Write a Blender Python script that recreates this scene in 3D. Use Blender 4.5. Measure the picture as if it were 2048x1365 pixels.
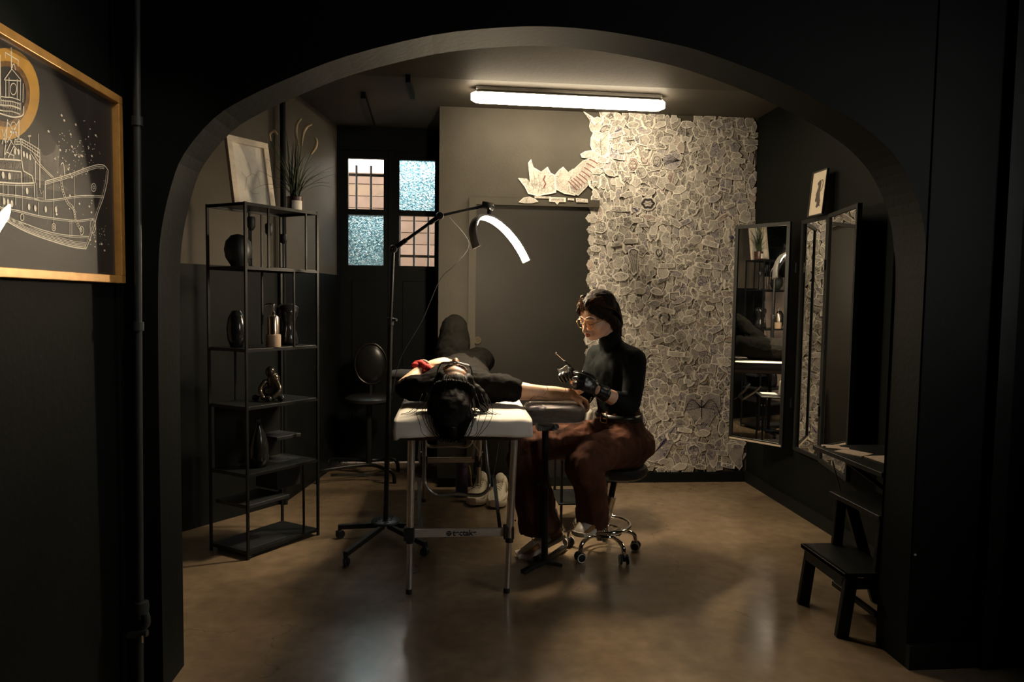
import bpy, bmesh, math, random
from mathutils import Vector, Matrix, Quaternion, noise as mnoise
PI = math.pi
S = bpy.context.scene
C = S.collection
for o in list(bpy.data.objects): bpy.data.objects.remove(o)

# ------------------------------------------------------------------ camera
FPX, CX, CY, CAMH = 1365.0, 1024.0, 682.5, 1.32
def _frame(vp=(905, 600), roll=0.8):
    c = Vector(((vp[0]-CX)/FPX, -(vp[1]-CY)/FPX, -1)).normalized()
    r = math.radians(roll)
    u = Vector((math.sin(r), math.cos(r), 0)); a = Vector((0, 0, -1))
    u = (u - a*(u.dot(c)/a.dot(c))).normalized()
    x = c.cross(u)
    return Matrix((x, c, u))
CAMR = _frame()
cd = bpy.data.cameras.new('camera'); cam = bpy.data.objects.new('camera', cd); C.objects.link(cam)
cd.sensor_width = 36; cd.lens = 36*FPX/2048; cd.clip_start = 0.05; cd.clip_end = 100
cam.matrix_world = Matrix.Translation((0, 0, CAMH)) @ CAMR.to_4x4()
S.camera = cam
def ray(px, py): return CAMR @ Vector(((px-CX)/FPX, -(py-CY)/FPX, -1))
def at(px, py, Y):                     # the point at depth Y that shows at a pixel of the photograph
    d = ray(px, py); return Vector((0, 0, CAMH)) + d*(Y/d.y)
def atX(px, py, X):
    d = ray(px, py); return Vector((0, 0, CAMH)) + d*(X/d.x)
def gp(px, py, z=0.0):
    d = ray(px, py); return Vector((0, 0, CAMH)) + d*((z-CAMH)/d.z)

# ------------------------------------------------------------------ world and exposure
w = bpy.data.worlds.new('world'); S.world = w; w.use_nodes = True
bg = w.node_tree.nodes['Background']; bg.inputs[0].default_value = (1.0, 0.96, 0.89, 1); bg.inputs[1].default_value = 9.0
S.view_settings.view_transform = 'Standard'; S.view_settings.look = 'None'
S.view_settings.gamma = 1; S.view_settings.use_curve_mapping = False
S.view_settings.exposure = 0.2
BATTEN_W, MOON_W = 36.0, 560.0          # radiance of the two lamps of the room

# ------------------------------------------------------------------ materials
MATS = {}
def pm(name, col, rough=0.6, metal=0.0, var=0.12, scale=30.0, bump=0.0, bscale=None, **kw):
    """procedural material: principled, colour and roughness broken up by noise"""
    if name in MATS: return MATS[name]
    m = bpy.data.materials.new(name); m.use_nodes = True; nt = m.node_tree; N = nt.nodes; L = nt.links
    b = N['Principled BSDF']; b.inputs['Roughness'].default_value = rough; b.inputs['Metallic'].default_value = metal
    tc = N.new('ShaderNodeTexCoord'); n = N.new('ShaderNodeTexNoise'); n.inputs['Scale'].default_value = scale; n.inputs['Detail'].default_value = 4
    L.new(tc.outputs['Object'], n.inputs['Vector'])
    r = N.new('ShaderNodeValToRGB'); r.color_ramp.elements[0].position = 0.3; r.color_ramp.elements[1].position = 0.7
    lo = [max(0, c*(1-var)) for c in col]; hi = [min(1, c*(1+var)) for c in col]
    r.color_ramp.elements[0].color = (*lo, 1); r.color_ramp.elements[1].color = (*hi, 1)
    L.new(n.outputs['Fac'], r.inputs['Fac']); L.new(r.outputs['Color'], b.inputs['Base Color'])
    if bump:
        n2 = N.new('ShaderNodeTexNoise'); n2.inputs['Scale'].default_value = bscale or scale*2; n2.inputs['Detail'].default_value = 5
        L.new(tc.outputs['Object'], n2.inputs['Vector'])
        bp = N.new('ShaderNodeBump'); bp.inputs['Strength'].default_value = bump; bp.inputs['Distance'].default_value = 0.004
        L.new(n2.outputs['Fac'], bp.inputs['Height']); L.new(bp.outputs['Normal'], b.inputs['Normal'])
    for k, v in kw.items():
        b.inputs[k.replace('_', ' ')].default_value = v
    MATS[name] = m; return m
def emis(name, col, strength):
    m = bpy.data.materials.new(name); m.use_nodes = True; N = m.node_tree.nodes; L = m.node_tree.links
    b = N['Principled BSDF']; b.inputs['Base Color'].default_value = (0.8, 0.8, 0.8, 1)
    b.inputs['Emission Color'].default_value = (*col, 1); b.inputs['Emission Strength'].default_value = strength
    MATS[name] = m; return m

# ------------------------------------------------------------------ objects
def tag(o, label=None, cat=None, group=None, kind=None):
    for k, v in (('label', label), ('category', cat), ('group', group), ('kind', kind)):
        if v: o[k] = v
    return o
def thing(name, label, cat, loc=(0, 0, 0), rotz=0, group=None):
    o = bpy.data.objects.new(name, None); C.objects.link(o); o.empty_display_size = 0.05
    o.location = loc; o.rotation_euler = (0, 0, rotz)
    return tag(o, label, cat, group)
def wloc(o):
    v = Vector((0, 0, 0))
    while o is not None: v += o.location; o = o.parent
    return v
def obj(name, bm, mat, parent=None, smooth=False, local=False, bevel=0.0, base=None):
    """link a bmesh as ONE mesh object; world coordinates unless local; origin at the parent's or at base"""
    if not isinstance(bm, bpy.types.Mesh):
        me = bpy.data.meshes.new(name); bmesh.ops.recalc_face_normals(bm, faces=bm.faces); bm.to_mesh(me); bm.free()
    else: me = bm
    if mat is not None and not me.materials: me.materials.append(mat)
    o = bpy.data.objects.new(name, me); C.objects.link(o)
    if parent is not None:
        o.parent = parent
        if not local: me.transform(Matrix.Translation(-wloc(parent)))
    elif base is not None:
        me.transform(Matrix.Translation(-Vector(base))); o.location = base
    if smooth:
        for p in me.polygons: p.use_smooth = True
        if smooth != 'all':
            try: me.set_sharp_from_angle(angle=math.radians(40))
            except Exception: pass
    if bevel:
        b = o.modifiers.new('bevel', 'BEVEL'); b.width = bevel; b.segments = 2; b.limit_method = 'ANGLE'
    return o
def struct(name, bm, mat, label=None, **k):
    o = obj(name, bm, mat, **k); o['kind'] = 'structure'
    if label: o['label'] = label
    return o
def copy_tree(o, parent=None):
    c = o.copy(); C.objects.link(c); c.parent = parent
    for ch in list(o.children): copy_tree(ch, c)
    return c

# ------------------------------------------------------------------ shapes
def B(): return bmesh.new()
def basis(d, ref=(0, 0, 1)):
    d = Vector(d).normalized(); ref = Vector(ref)
    if abs(d.dot(ref.normalized())) > 0.98: ref = Vector((1, 0, 0)) if abs(d.x) < 0.9 else Vector((0, 1, 0))
    s = d.cross(ref).normalized(); t = s.cross(d).normalized()
    return s, t
def box(bm, lo, hi, M=None):
    x0, y0, z0 = lo; x1, y1, z1 = hi
    vs = [Vector(p) for p in ((x0,y0,z0),(x1,y0,z0),(x1,y1,z0),(x0,y1,z0),(x0,y0,z1),(x1,y0,z1),(x1,y1,z1),(x0,y1,z1))]
    if M is not None: vs = [M @ v for v in vs]
    v = [bm.verts.new(p) for p in vs]
    for f in ((3,2,1,0),(4,5,6,7),(0,1,5,4),(1,2,6,5),(2,3,7,6),(3,0,4,7)): bm.faces.new([v[i] for i in f])
    return bm
def beam(bm, p0, p1, a, b, ref=(0, 0, 1)):
    """rectangular bar from p0 to p1, a wide (across) and b high (along ref)"""
    p0 = Vector(p0); p1 = Vector(p1); s, t = basis(p1-p0, ref)
    v = []
    for p in (p0, p1):
        for i, j in ((-1,-1),(1,-1),(1,1),(-1,1)): v.append(bm.verts.new(p + s*(i*a/2) + t*(j*b/2)))
    for f in ((3,2,1,0),(4,5,6,7),(0,1,5,4),(1,2,6,5),(2,3,7,6),(3,0,4,7)): bm.faces.new([v[i] for i in f])
    return bm
def loft(bm, rings, cap=True, closed=False):
    R = [[bm.verts.new(p) for p in r] for r in rings]; n = len(R[0])
    for i in range(len(R) if closed else len(R)-1):
        a, b = R[i], R[(i+1) % len(R)]
        for j in range(n): bm.faces.new((a[j], a[(j+1) % n], b[(j+1) % n], b[j]))
    if cap and not closed:
        bm.faces.new(R[0][::-1]); bm.faces.new(R[-1])
    return bm
def cyl(bm, p0, p1, r0, r1=None, seg=16):
    p0 = Vector(p0); p1 = Vector(p1); r1 = r0 if r1 is None else r1; s, t = basis(p1-p0)
    return loft(bm, [[p + (s*math.cos(2*PI*k/seg) + t*math.sin(2*PI*k/seg))*r for k in range(seg)] for p, r in ((p0, r0), (p1, r1))])
def catmull(pts, n=6, closed=False):
    P = [Vector(p) if not isinstance(p, (int, float)) else p for p in pts]; out = []; m = len(P)
    rng = range(m) if closed else range(m-1)
    for i in rng:
        if closed: a, b, c, d = P[(i-1) % m], P[i], P[(i+1) % m], P[(i+2) % m]
        else: a, b, c, d = P[max(i-1, 0)], P[i], P[i+1], P[min(i+2, m-1)]
        for k in range(n):
            t = k/n
            out.append(0.5*((2*b) + (c-a)*t + (2*a-5*b+4*c-d)*t*t + (3*b-a-3*c+d)*t*t*t))
    if not closed: out.append(P[-1])
    return out
def tube(bm, pts, r, seg=10, closed=False, ref=(0, 0, 1)):
    P = [Vector(p) for p in pts]; n = len(P); rings = []; s = t = None
    for i, p in enumerate(P):
        if closed: d = (P[(i+1) % n]-P[i-1])
        else: d = P[min(i+1, n-1)]-P[max(i-1, 0)]
        if d.length < 1e-9: d = Vector((0, 0, 1))
        d.normalize()
        if s is None: s, t = basis(d, ref)
        else:
            s = (s - d*s.dot(d)).normalized(); t = s.cross(d).normalized()
        rr = r[i] if isinstance(r, (list, tuple)) else r
        rings.append([p + (s*math.cos(2*PI*k/seg) + t*math.sin(2*PI*k/seg))*rr for k in range(seg)])
    return loft(bm, rings, cap=True, closed=closed)
def lathe(bm, prof, o=(0, 0, 0), seg=24, axis=(0, 0, 1)):
    """profile [(r, h)...] turned about an axis through o"""
    o = Vector(o); ax = Vector(axis).normalized(); s, t = basis(ax, (0, 1, 0) if abs(ax.z) > .9 else (0, 0, 1))
    return loft(bm, [[o + ax*h + (s*math.cos(2*PI*k/seg) + t*math.sin(2*PI*k/seg))*max(r, 1e-4) for k in range(seg)] for r, h in prof])
def ell(bm, c, r, M=None, u=20, v=12):
    """ellipsoid; M a 3x3 rotation"""
    c = Vector(c); r = (r, r, r) if isinstance(r, (int, float)) else r; rings = []
    for i in range(v+1):
        th = PI*i/v; th = min(max(th, 0.02), PI-0.02); ring = []
        for k in range(u):
            a = 2*PI*k/u; p = Vector((r[0]*math.sin(th)*math.cos(a), r[1]*math.sin(th)*math.sin(a), r[2]*math.cos(th)))
            ring.append(c + (M @ p if M is not None else p))
        rings.append(ring)
    return loft(bm, rings)
def limb(bm, pts, rad, ref=(0, 0, 1), seg=14, n=6, round_ends=True):
    """swept tapered limb with rounded ends; rad a list of r or (a across, b along ref)"""
    P = catmull(pts, n); A = catmull([r[0] if isinstance(r, tuple) else r for r in rad], n); Bb = catmull([r[1] if isinstance(r, tuple) else r for r in rad], n)
    rings = []; m = len(P); ref = Vector(ref)
    def ring(p, d, a, b):
        s, t = basis(d, ref); return [p + s*(math.cos(2*PI*k/seg)*a) + t*(math.sin(2*PI*k/seg)*b) for k in range(seg)]
    for i in range(m):
        d = (P[min(i+1, m-1)]-P[max(i-1, 0)]).normalized()
        if i == 0 and round_ends:
            for q in (80, 55, 28): c = math.cos(math.radians(q)); rings.append(ring(P[0]-d*(min(A[0], Bb[0])*math.sin(math.radians(q))), d, A[0]*c, Bb[0]*c))
        rings.append(ring(P[i], d, A[i], Bb[i]))
        if i == m-1 and round_ends is True:
            for q in (28, 55, 80): c = math.cos(math.radians(q)); rings.append(ring(P[i]+d*(min(A[i], Bb[i])*math.sin(math.radians(q))), d, A[i]*c, Bb[i]*c))
    return loft(bm, rings)
def remesh(bm, voxel=0.008, smooth=4, name='body'):
    """union of closed shapes as one continuous skin"""
    bmesh.ops.recalc_face_normals(bm, faces=bm.faces)
    me = bpy.data.meshes.new(name); bm.to_mesh(me); bm.free()
    o = bpy.data.objects.new('tmp', me); C.objects.link(o)
    r = o.modifiers.new('r', 'REMESH'); r.mode = 'VOXEL'; r.voxel_size = voxel; r.adaptivity = 0; r.use_smooth_shade = True
    if smooth:
        s = o.modifiers.new('s', 'SMOOTH'); s.factor = 0.5; s.iterations = smooth
    bpy.context.view_layer.update()
    dg = bpy.context.evaluated_depsgraph_get(); out = bpy.data.meshes.new_from_object(o.evaluated_get(dg))
    bpy.data.objects.remove(o); bpy.data.meshes.remove(me); out.name = name
    for p in out.polygons: p.use_smooth = True
    return out
def plate(bm, poly, th, o, ex, ey):
    """flat outline poly [(u, v)] in the plane o + u*ex + v*ey, thickness th along ex x ey"""
    o = Vector(o); ex = Vector(ex); ey = Vector(ey); n = ex.cross(ey).normalized()
    a = [bm.verts.new(o + ex*u + ey*v) for u, v in poly]; b = [bm.verts.new(o + ex*u + ey*v + n*th) for u, v in poly]
    k = len(poly)
    bm.faces.new(a[::-1]); bm.faces.new(b)
    for i in range(k): bm.faces.new((a[i], a[(i+1) % k], b[(i+1) % k], b[i]))
    return bm
def stroke(bm, pts, wd, o, ex, ey, lift=0.0006, closed=False):
    """an inked line: a flat ribbon on a printed surface"""
    o = Vector(o); ex = Vector(ex); ey = Vector(ey); n = ex.cross(ey).normalized()
    P = [Vector((p[0], p[1])) for p in pts]; m = len(P); prev = None; first = None
    if m < 2: return bm
    for i in range(m):
        d = (P[(i+1) % m]-P[i-1]) if closed else (P[min(i+1, m-1)]-P[max(i-1, 0)])
        if d.length < 1e-9: continue
        d.normalize(); q = Vector((-d.y, d.x))*(wd/2)
        pr = tuple(bm.verts.new(o + ex*(P[i]+g).x + ey*(P[i]+g).y + n*lift) for g in (q, -q))
        if prev: bm.faces.new((prev[0], prev[1], pr[1], pr[0]))
        if first is None: first = pr
        prev = pr
    if closed and prev is not first: bm.faces.new((prev[0], prev[1], first[1], first[0]))
    return bm
def disc(bm, c, r, o, ex, ey, lift=0.0006, n=10, ry=None):
    o = Vector(o); ex = Vector(ex); ey = Vector(ey); nn = ex.cross(ey).normalized(); ry = ry or r
    bm.faces.new([bm.verts.new(o + ex*(c[0]+r*math.cos(2*PI*k/n)) + ey*(c[1]+ry*math.sin(2*PI*k/n)) + nn*lift) for k in range(n)])
    return bm
def text_mesh(txt, size, o, ex, ey, lift=0.0008, align='CENTER', bold=0.0):
    cu = bpy.data.curves.new('txt', 'FONT'); cu.body = txt; cu.size = size; cu.align_x = align; cu.align_y = 'CENTER'; cu.offset = bold
    t = bpy.data.objects.new('txt', cu); C.objects.link(t); bpy.context.view_layer.update()
    me = bpy.data.meshes.new_from_object(t.evaluated_get(bpy.context.evaluated_depsgraph_get()))
    bpy.data.objects.remove(t); bpy.data.curves.remove(cu)
    ex = Vector(ex).normalized(); ey = Vector(ey).normalized(); n = ex.cross(ey)
    M = Matrix((ex, ey, n)).transposed().to_4x4(); M.translation = Vector(o) + n*lift
    me.transform(M); me.materials.clear(); return me
# ================================================================== structure
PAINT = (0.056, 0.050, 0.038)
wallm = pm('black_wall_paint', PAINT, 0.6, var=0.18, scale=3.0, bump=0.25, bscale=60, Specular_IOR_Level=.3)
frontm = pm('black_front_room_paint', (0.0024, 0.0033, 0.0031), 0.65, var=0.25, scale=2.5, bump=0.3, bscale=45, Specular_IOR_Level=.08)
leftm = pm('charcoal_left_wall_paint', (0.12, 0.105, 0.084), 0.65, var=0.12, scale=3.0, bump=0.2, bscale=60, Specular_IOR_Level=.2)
ceilm = pm('black_ceiling_paint', (0.055, 0.048, 0.038), 0.65, var=0.15, scale=3.0, bump=0.2, bscale=50, Specular_IOR_Level=.3)
doorm = pm('charcoal_door_paint', (0.017, 0.0155, 0.013), 0.55, var=0.1, scale=4.0, bump=0.1, Specular_IOR_Level=.3)
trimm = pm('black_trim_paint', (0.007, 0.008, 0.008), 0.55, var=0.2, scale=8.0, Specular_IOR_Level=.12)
joinm = pm('black_joinery_paint', (0.006, 0.008, 0.009), 0.55, var=0.2, scale=8.0, Specular_IOR_Level=.15)
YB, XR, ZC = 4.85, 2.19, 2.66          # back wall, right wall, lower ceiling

def floor_material():
    m = bpy.data.materials.new('polished_concrete'); m.use_nodes = True; N = m.node_tree.nodes; L = m.node_tree.links
    b = N['Principled BSDF']; tc = N.new('ShaderNodeTexCoord')
    n1 = N.new('ShaderNodeTexNoise'); n1.inputs['Scale'].default_value = 1.6; n1.inputs['Detail'].default_value = 5; n1.inputs['Roughness'].default_value = 0.55; n1.inputs['Distortion'].default_value = 0.35
    n2 = N.new('ShaderNodeTexNoise'); n2.inputs['Scale'].default_value = 14; n2.inputs['Detail'].default_value = 8
    for n in (n1, n2): L.new(tc.outputs['Object'], n.inputs['Vector'])
    r1 = N.new('ShaderNodeValToRGB'); e = r1.color_ramp.elements; e[0].position = 0.32; e[0].color = (0.170, 0.123, 0.078, 1); e[1].position = 0.68; e[1].color = (0.262, 0.192, 0.124, 1)
    L.new(n1.outputs['Fac'], r1.inputs['Fac'])
    r2 = N.new('ShaderNodeValToRGB'); e = r2.color_ramp.elements; e[0].position = 0.3; e[0].color = (0.82, 0.82, 0.82, 1); e[1].position = 0.7; e[1].color = (1.12, 1.1, 1.08, 1)
    L.new(n2.outputs['Fac'], r2.inputs['Fac'])
    mx = N.new('ShaderNodeMix'); mx.data_type = 'RGBA'; mx.blend_type = 'MULTIPLY'; mx.inputs[0].default_value = 1
    L.new(r1.outputs['Color'], mx.inputs[6]); L.new(r2.outputs['Color'], mx.inputs[7])
    # hairline cracks
    v = N.new('ShaderNodeTexVoronoi'); v.feature = 'DISTANCE_TO_EDGE'; v.inputs['Scale'].default_value = 0.55
    nd = N.new('ShaderNodeTexNoise'); nd.inputs['Scale'].default_value = 3.0; nd.inputs['Detail'].default_value = 6
    ad = N.new('ShaderNodeVectorMath'); ad.operation = 'MULTIPLY_ADD'; ad.inputs[1].default_value = (0.5, 0.5, 0.5)
    L.new(tc.outputs['Object'], nd.inputs['Vector']); L.new(nd.outputs['Color'], ad.inputs[0]); L.new(tc.outputs['Object'], ad.inputs[2]); L.new(ad.outputs[0], v.inputs['Vector'])
    cr = N.new('ShaderNodeMapRange'); cr.inputs[1].default_value = 0.0; cr.inputs[2].default_value = 0.0016; cr.inputs[3].default_value = 0.65; cr.inputs[4].default_value = 1.0
    L.new(v.outputs['Distance'], cr.inputs[0])
    # small dark pits
    v2 = N.new('ShaderNodeTexVoronoi'); v2.inputs['Scale'].default_value = 9.0; L.new(tc.outputs['Object'], v2.inputs['Vector'])
    pr = N.new('ShaderNodeMapRange'); pr.inputs[1].default_value = 0.012; pr.inputs[2].default_value = 0.03; pr.inputs[3].default_value = 0.75; pr.inputs[4].default_value = 1.0
    L.new(v2.outputs['Distance'], pr.inputs[0])
    mm = N.new('ShaderNodeMath'); mm.operation = 'MULTIPLY'; L.new(cr.outputs[0], mm.inputs[0]); L.new(pr.outputs[0], mm.inputs[1])
    m2 = N.new('ShaderNodeMix'); m2.data_type = 'RGBA'; m2.blend_type = 'MULTIPLY'; m2.inputs[0].default_value = 1
    L.new(mx.outputs[2], m2.inputs[6]); L.new(mm.outputs[0], m2.inputs[7]); L.new(m2.outputs[2], b.inputs['Base Color'])
    rr = N.new('ShaderNodeMapRange'); rr.inputs[1].default_value = 0.3; rr.inputs[2].default_value = 0.7; rr.inputs[3].default_value = 0.15; rr.inputs[4].default_value = 0.26; b.inputs['Specular IOR Level'].default_value = 1.0
    L.new(n1.outputs['Fac'], rr.inputs[0]); L.new(rr.outputs[0], b.inputs['Roughness'])
    bp = N.new('ShaderNodeBump'); bp.inputs['Strength'].default_value = 0.12; bp.inputs['Distance'].default_value = 0.003
    L.new(n2.outputs['Fac'], bp.inputs['Height']); L.new(bp.outputs['Normal'], b.inputs['Normal'])
    return m
floorm = floor_material()
bm = B(); box(bm, (-2.6, -3.2, -0.1), (2.6, 5.75, 0)); struct('floor', bm, floorm, 'brown polished concrete floor running through both rooms')

# arch wall between the front room and the studio
ARCH = [(-.945, 0), (-.945, .8), (-.943, 1.2), (-.938, 1.42), (-.926, 1.54), (-.894, 1.675), (-.853, 1.775), (-.76, 1.888), (-.66, 1.955), (-.52, 2.025), (-.344, 2.099),
        (-.074, 2.177), (.159, 2.213), (.34, 2.223), (.52, 2.214), (.73, 2.186), (.868, 2.155), (1.075, 2.09), (1.27, 2.01), (1.425, 1.928), (1.526, 1.846),
        (1.589, 1.758), (1.636, 1.65), (1.659, 1.54), (1.667, 1.42), (1.668, 1.2), (1.667, .8), (1.66, 0)]
AP = [(p.x, p.y) for p in catmull([Vector((x, z, 0)) for x, z in ARCH], 3)]
AY0, AY1, ATOP = 2.285, 2.46, 3.15
def arch_wall():
    bm = B(); xs0, xs1 = -2.5, 2.55
    for y, flip in ((AY0, 0), (AY1, 1)):
        A = [bm.verts.new((x, y, z)) for x, z in AP]
        T = [bm.verts.new((x, y, ATOP)) for x, z in AP]
        n = len(A)
        for i in range(n-1):
            if abs(AP[i+1][0]-AP[i][0]) < 1e-5: continue
            bm.faces.new((A[i], A[i+1], T[i+1], T[i]))
        l0 = bm.verts.new((xs0, y, 0)); l1 = bm.verts.new((xs0, y, ATOP)); bm.faces.new((l0, A[0], T[0], l1))
        r0 = bm.verts.new((xs1, y, 0)); r1 = bm.verts.new((xs1, y, ATOP)); bm.faces.new((A[-1], r0, r1, T[-1]))
    P0 = [bm.verts.new((x, AY0, z)) for x, z in AP]; P1 = [bm.verts.new((x, AY1, z)) for x, z in AP]
    for i in range(len(AP)-1): bm.faces.new((P0[i], P0[i+1], P1[i+1], P1[i]))
    bmesh.ops.remove_doubles(bm, verts=bm.verts, dist=1e-5)
    return bm
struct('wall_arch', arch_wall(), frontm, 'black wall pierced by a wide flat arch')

# studio walls
bm = B(); box(bm, (-.10, YB, 0), (XR+.15, YB+.15, ZC+.1)); box(bm, (-.10, YB+.14, 0), (.04, 5.75, ZC+.1))
wall_back = struct('wall_back', bm, wallm, 'dark grey back wall under the strip light')
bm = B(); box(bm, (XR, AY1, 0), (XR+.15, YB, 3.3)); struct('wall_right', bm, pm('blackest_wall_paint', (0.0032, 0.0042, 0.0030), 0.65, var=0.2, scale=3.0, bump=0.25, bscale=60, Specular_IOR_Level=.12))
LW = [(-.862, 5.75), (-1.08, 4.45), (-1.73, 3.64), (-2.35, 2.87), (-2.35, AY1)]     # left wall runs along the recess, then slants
def wall_poly(pts, h, t=0.12):
    bm = B()
    for (x0, y0), (x1, y1) in zip(pts[:-1], pts[1:]):
        d = Vector((x1-x0, y1-y0, 0)).normalized(); n = Vector((d.y, -d.x, 0))
        if n.x > 0: n = -n
        q = [Vector((x0, y0, 0)), Vector((x1, y1, 0)), Vector((x1, y1, 0))+n*t, Vector((x0, y0, 0))+n*t]
        a = [bm.verts.new(v) for v in q]; b = [bm.verts.new(v+Vector((0, 0, h))) for v in q]
        bm.faces.new(a[::-1]); bm.faces.new(b)
        for i in range(4): bm.faces.new((a[i], a[(i+1) % 4], b[(i+1) % 4], b[i]))
    return bm
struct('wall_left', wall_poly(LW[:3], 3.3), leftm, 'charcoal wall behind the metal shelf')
bm = B(); beam(bm, (-.893, 5.5, .75), (-1.068, 4.445, .75), .016, 1.5); beam(bm, (-1.068, 4.440, .75), (-1.722, 3.630, .75), .016, 1.5); struct('trim_10', bm, trimm, 'black panel standing in for shade on the lower left wall')  # dark panel puts the shade of the lower wall into its colour
beigem = pm('beige_wall_paint', (0.50, 0.39, 0.31), 0.7, var=0.08, scale=3, bump=0.15)
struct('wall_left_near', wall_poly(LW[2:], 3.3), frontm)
bm = B(); beam(bm, (-1.722, 3.632, .86), (-2.342, 2.862, .86), .016, 1.56); beam(bm, (-2.342, 2.862, .86), (-2.342, 2.47, .86), .016, 1.56); struct('trim_11', bm, beigem, 'beige painted lower wall seen in the mirror')
bm = B(); box(bm, (-1.3, 5.6, 2.50), (.04, 5.75, ZC+.1)); struct('wall_recess', bm, wallm)
bm = B(); beam(bm, (-1.715, 3.625, .06), (-2.335, 2.855, .06), .03, .12); struct('baseboard_left', bm, trimm)
bm = B(); cyl(bm, (-1.055, 4.40, 0), (-1.055, 4.40, 3.0), .018, seg=12); struct('trim_1', bm, trimm, 'black pipe running up the corner of the left wall', smooth=True)

# ceilings: flat over the lamp, sloping up towards the arch
bm = B(); box(bm, (-2.5, 4.25, ZC), (XR+.15, 5.75, ZC+.12)); struct('ceiling', bm, ceilm, 'dark flat ceiling over the strip light')
bm = B()
v = [bm.verts.new(p) for p in ((-2.5, 4.25, ZC), (XR+.1, 4.25, ZC), (XR+.1, 3.30, 2.85), (-2.5, 3.30, 2.85), (XR+.1, AY1-.1, 3.03), (-2.5, AY1-.1, 3.03),
                               (-2.5, 4.25, ZC+.1), (XR+.1, 4.25, ZC+.1), (XR+.1, 3.30, 2.95), (-2.5, 3.30, 2.95), (XR+.1, AY1-.1, 3.13), (-2.5, AY1-.1, 3.13))]
for f in ((0,1,2,3), (3,2,4,5), (6,7,8,9), (9,8,10,11), (0,1,7,6), (4,5,11,10)): bm.faces.new([v[i] for i in f])
struct('ceiling_slope', bm, ceilm, 'sloping dark ceiling between the arch and the lamp')
for i, (a, b_) in enumerate((((816, 157), (825, 192)), ((726, 190), (746, 252)))):
    p, q = gp(*a, ZC-.02), gp(*b_, ZC-.02); bm = B(); beam(bm, (p.x, p.y, ZC-.02), (q.x, q.y, ZC-.02), .03, .045)
    struct('trim_%d' % (i+2), bm, trimm, 'thin black batten across the ceiling')

# front room shell
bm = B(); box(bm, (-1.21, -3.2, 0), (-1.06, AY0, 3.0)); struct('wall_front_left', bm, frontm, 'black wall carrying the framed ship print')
bm = B(); box(bm, (2.30, -3.2, 0), (2.45, .8, 3.0)); box(bm, (2.30, 1.6, 0), (2.45, AY0, 3.0)); box(bm, (2.30, .8, 0), (2.45, 1.6, 1.25)); box(bm, (2.30, .8, 2.2), (2.45, 1.6, 3.0)); struct('wall_front_right', bm, frontm, 'black wall with a small window opening added for fill light')  # unseen window opening, added to let in fill from the front
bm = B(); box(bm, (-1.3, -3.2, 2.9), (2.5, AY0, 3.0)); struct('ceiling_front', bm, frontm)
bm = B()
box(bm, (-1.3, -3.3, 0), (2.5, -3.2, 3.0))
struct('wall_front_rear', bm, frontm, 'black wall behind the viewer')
bm = B(); box(bm, (1.93, AY0-.035, 0), (1.99, AY0, 2.6)); struct('trim_4', bm, trimm, 'black vertical casing on the right of the arch')
bm = B(); box(bm, (1.66, AY0-.02, 0), (2.3, AY0, .09)); struct('baseboard_front', bm, trimm)

# back door, flush, with its casing and threshold
dl, dr, dz = .165, .975, 1.985
bm = B(); box(bm, (dl, YB-.012, .06), (dr, YB+.02, dz)); d1 = struct('door_1', bm, doorm, 'flush charcoal door behind the massage table')
bm = B(); k = at(955, 681, YB-.015); lathe(bm, [(.012, 0), (.026, .001), (.029, .004), (.026, .008), (.012, .008), (.011, .003), (.001, .003)], (k.x, YB-.012, k.z), 20, (0, -1, 0))
obj('lock_ring', bm, pm('dull_brass', (.10, .085, .06), .4, .8), d1, smooth=True)
bm = B(); box(bm, (dl-.055, YB-.03, .0), (dl-.005, YB, dz+.055)); struct('trim_5', bm, wallm, 'painted casing on the left of the door')
bm = B(); box(bm, (dl-.005, YB-.03, dz+.005), (dr+.06, YB, dz+.055)); struct('trim_6', bm, wallm, 'painted casing over the door')
bm = B(); box(bm, (-.09, YB-.09, 0), (dr+.02, YB, .065)); struct('trim_7', bm, trimm, 'low black step below the door')
bm = B(); box(bm, (dr+.02, YB-.018, 0), (XR, YB, .075)); struct('baseboard_back', bm, trimm)
bm = B(); box(bm, (XR-.016, AY1, 0), (XR, YB, .08)); struct('baseboard_right', bm, trimm)

# glazed double door in the recess
YW = 5.5
glass_clear = bpy.data.materials.new('clear_window_glass'); glass_clear.use_nodes = True
def clear_glass(m, tint=(1, 1, 1), spec=0.08):
    N = m.node_tree.nodes; L = m.node_tree.links; N.clear()
    out = N.new('ShaderNodeOutputMaterial'); t = N.new('ShaderNodeBsdfTransparent'); g = N.new('ShaderNodeBsdfGlossy'); g.inputs['Roughness'].default_value = 0.0
    t.inputs[0].default_value = (*tint, 1); lw = N.new('ShaderNodeLayerWeight'); pw = N.new('ShaderNodeMath'); pw.operation = 'POWER'; pw.inputs[1].default_value = 5; L.new(lw.outputs['Facing'], pw.inputs[0]); fr = N.new('ShaderNodeMath'); fr.operation = 'MULTIPLY_ADD'; fr.inputs[1].default_value = .95; fr.inputs[2].default_value = .045; L.new(pw.outputs[0], fr.inputs[0])
    n = N.new('ShaderNodeTexNoise'); n.inputs['Scale'].default_value = 4; bp = N.new('ShaderNodeBump'); bp.inputs['Strength'].default_value = 0.004
    L.new(n.outputs['Fac'], bp.inputs['Height']); L.new(bp.outputs['Normal'], g.inputs['Normal'])
    mx = N.new('ShaderNodeMixShader'); L.new(fr.outputs[0], mx.inputs[0]); L.new(t.outputs[0], mx.inputs[1]); L.new(g.outputs[0], mx.inputs[2]); L.new(mx.outputs[0], out.inputs[0])
clear_glass(glass_clear, (.96, .94, .92))
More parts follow.
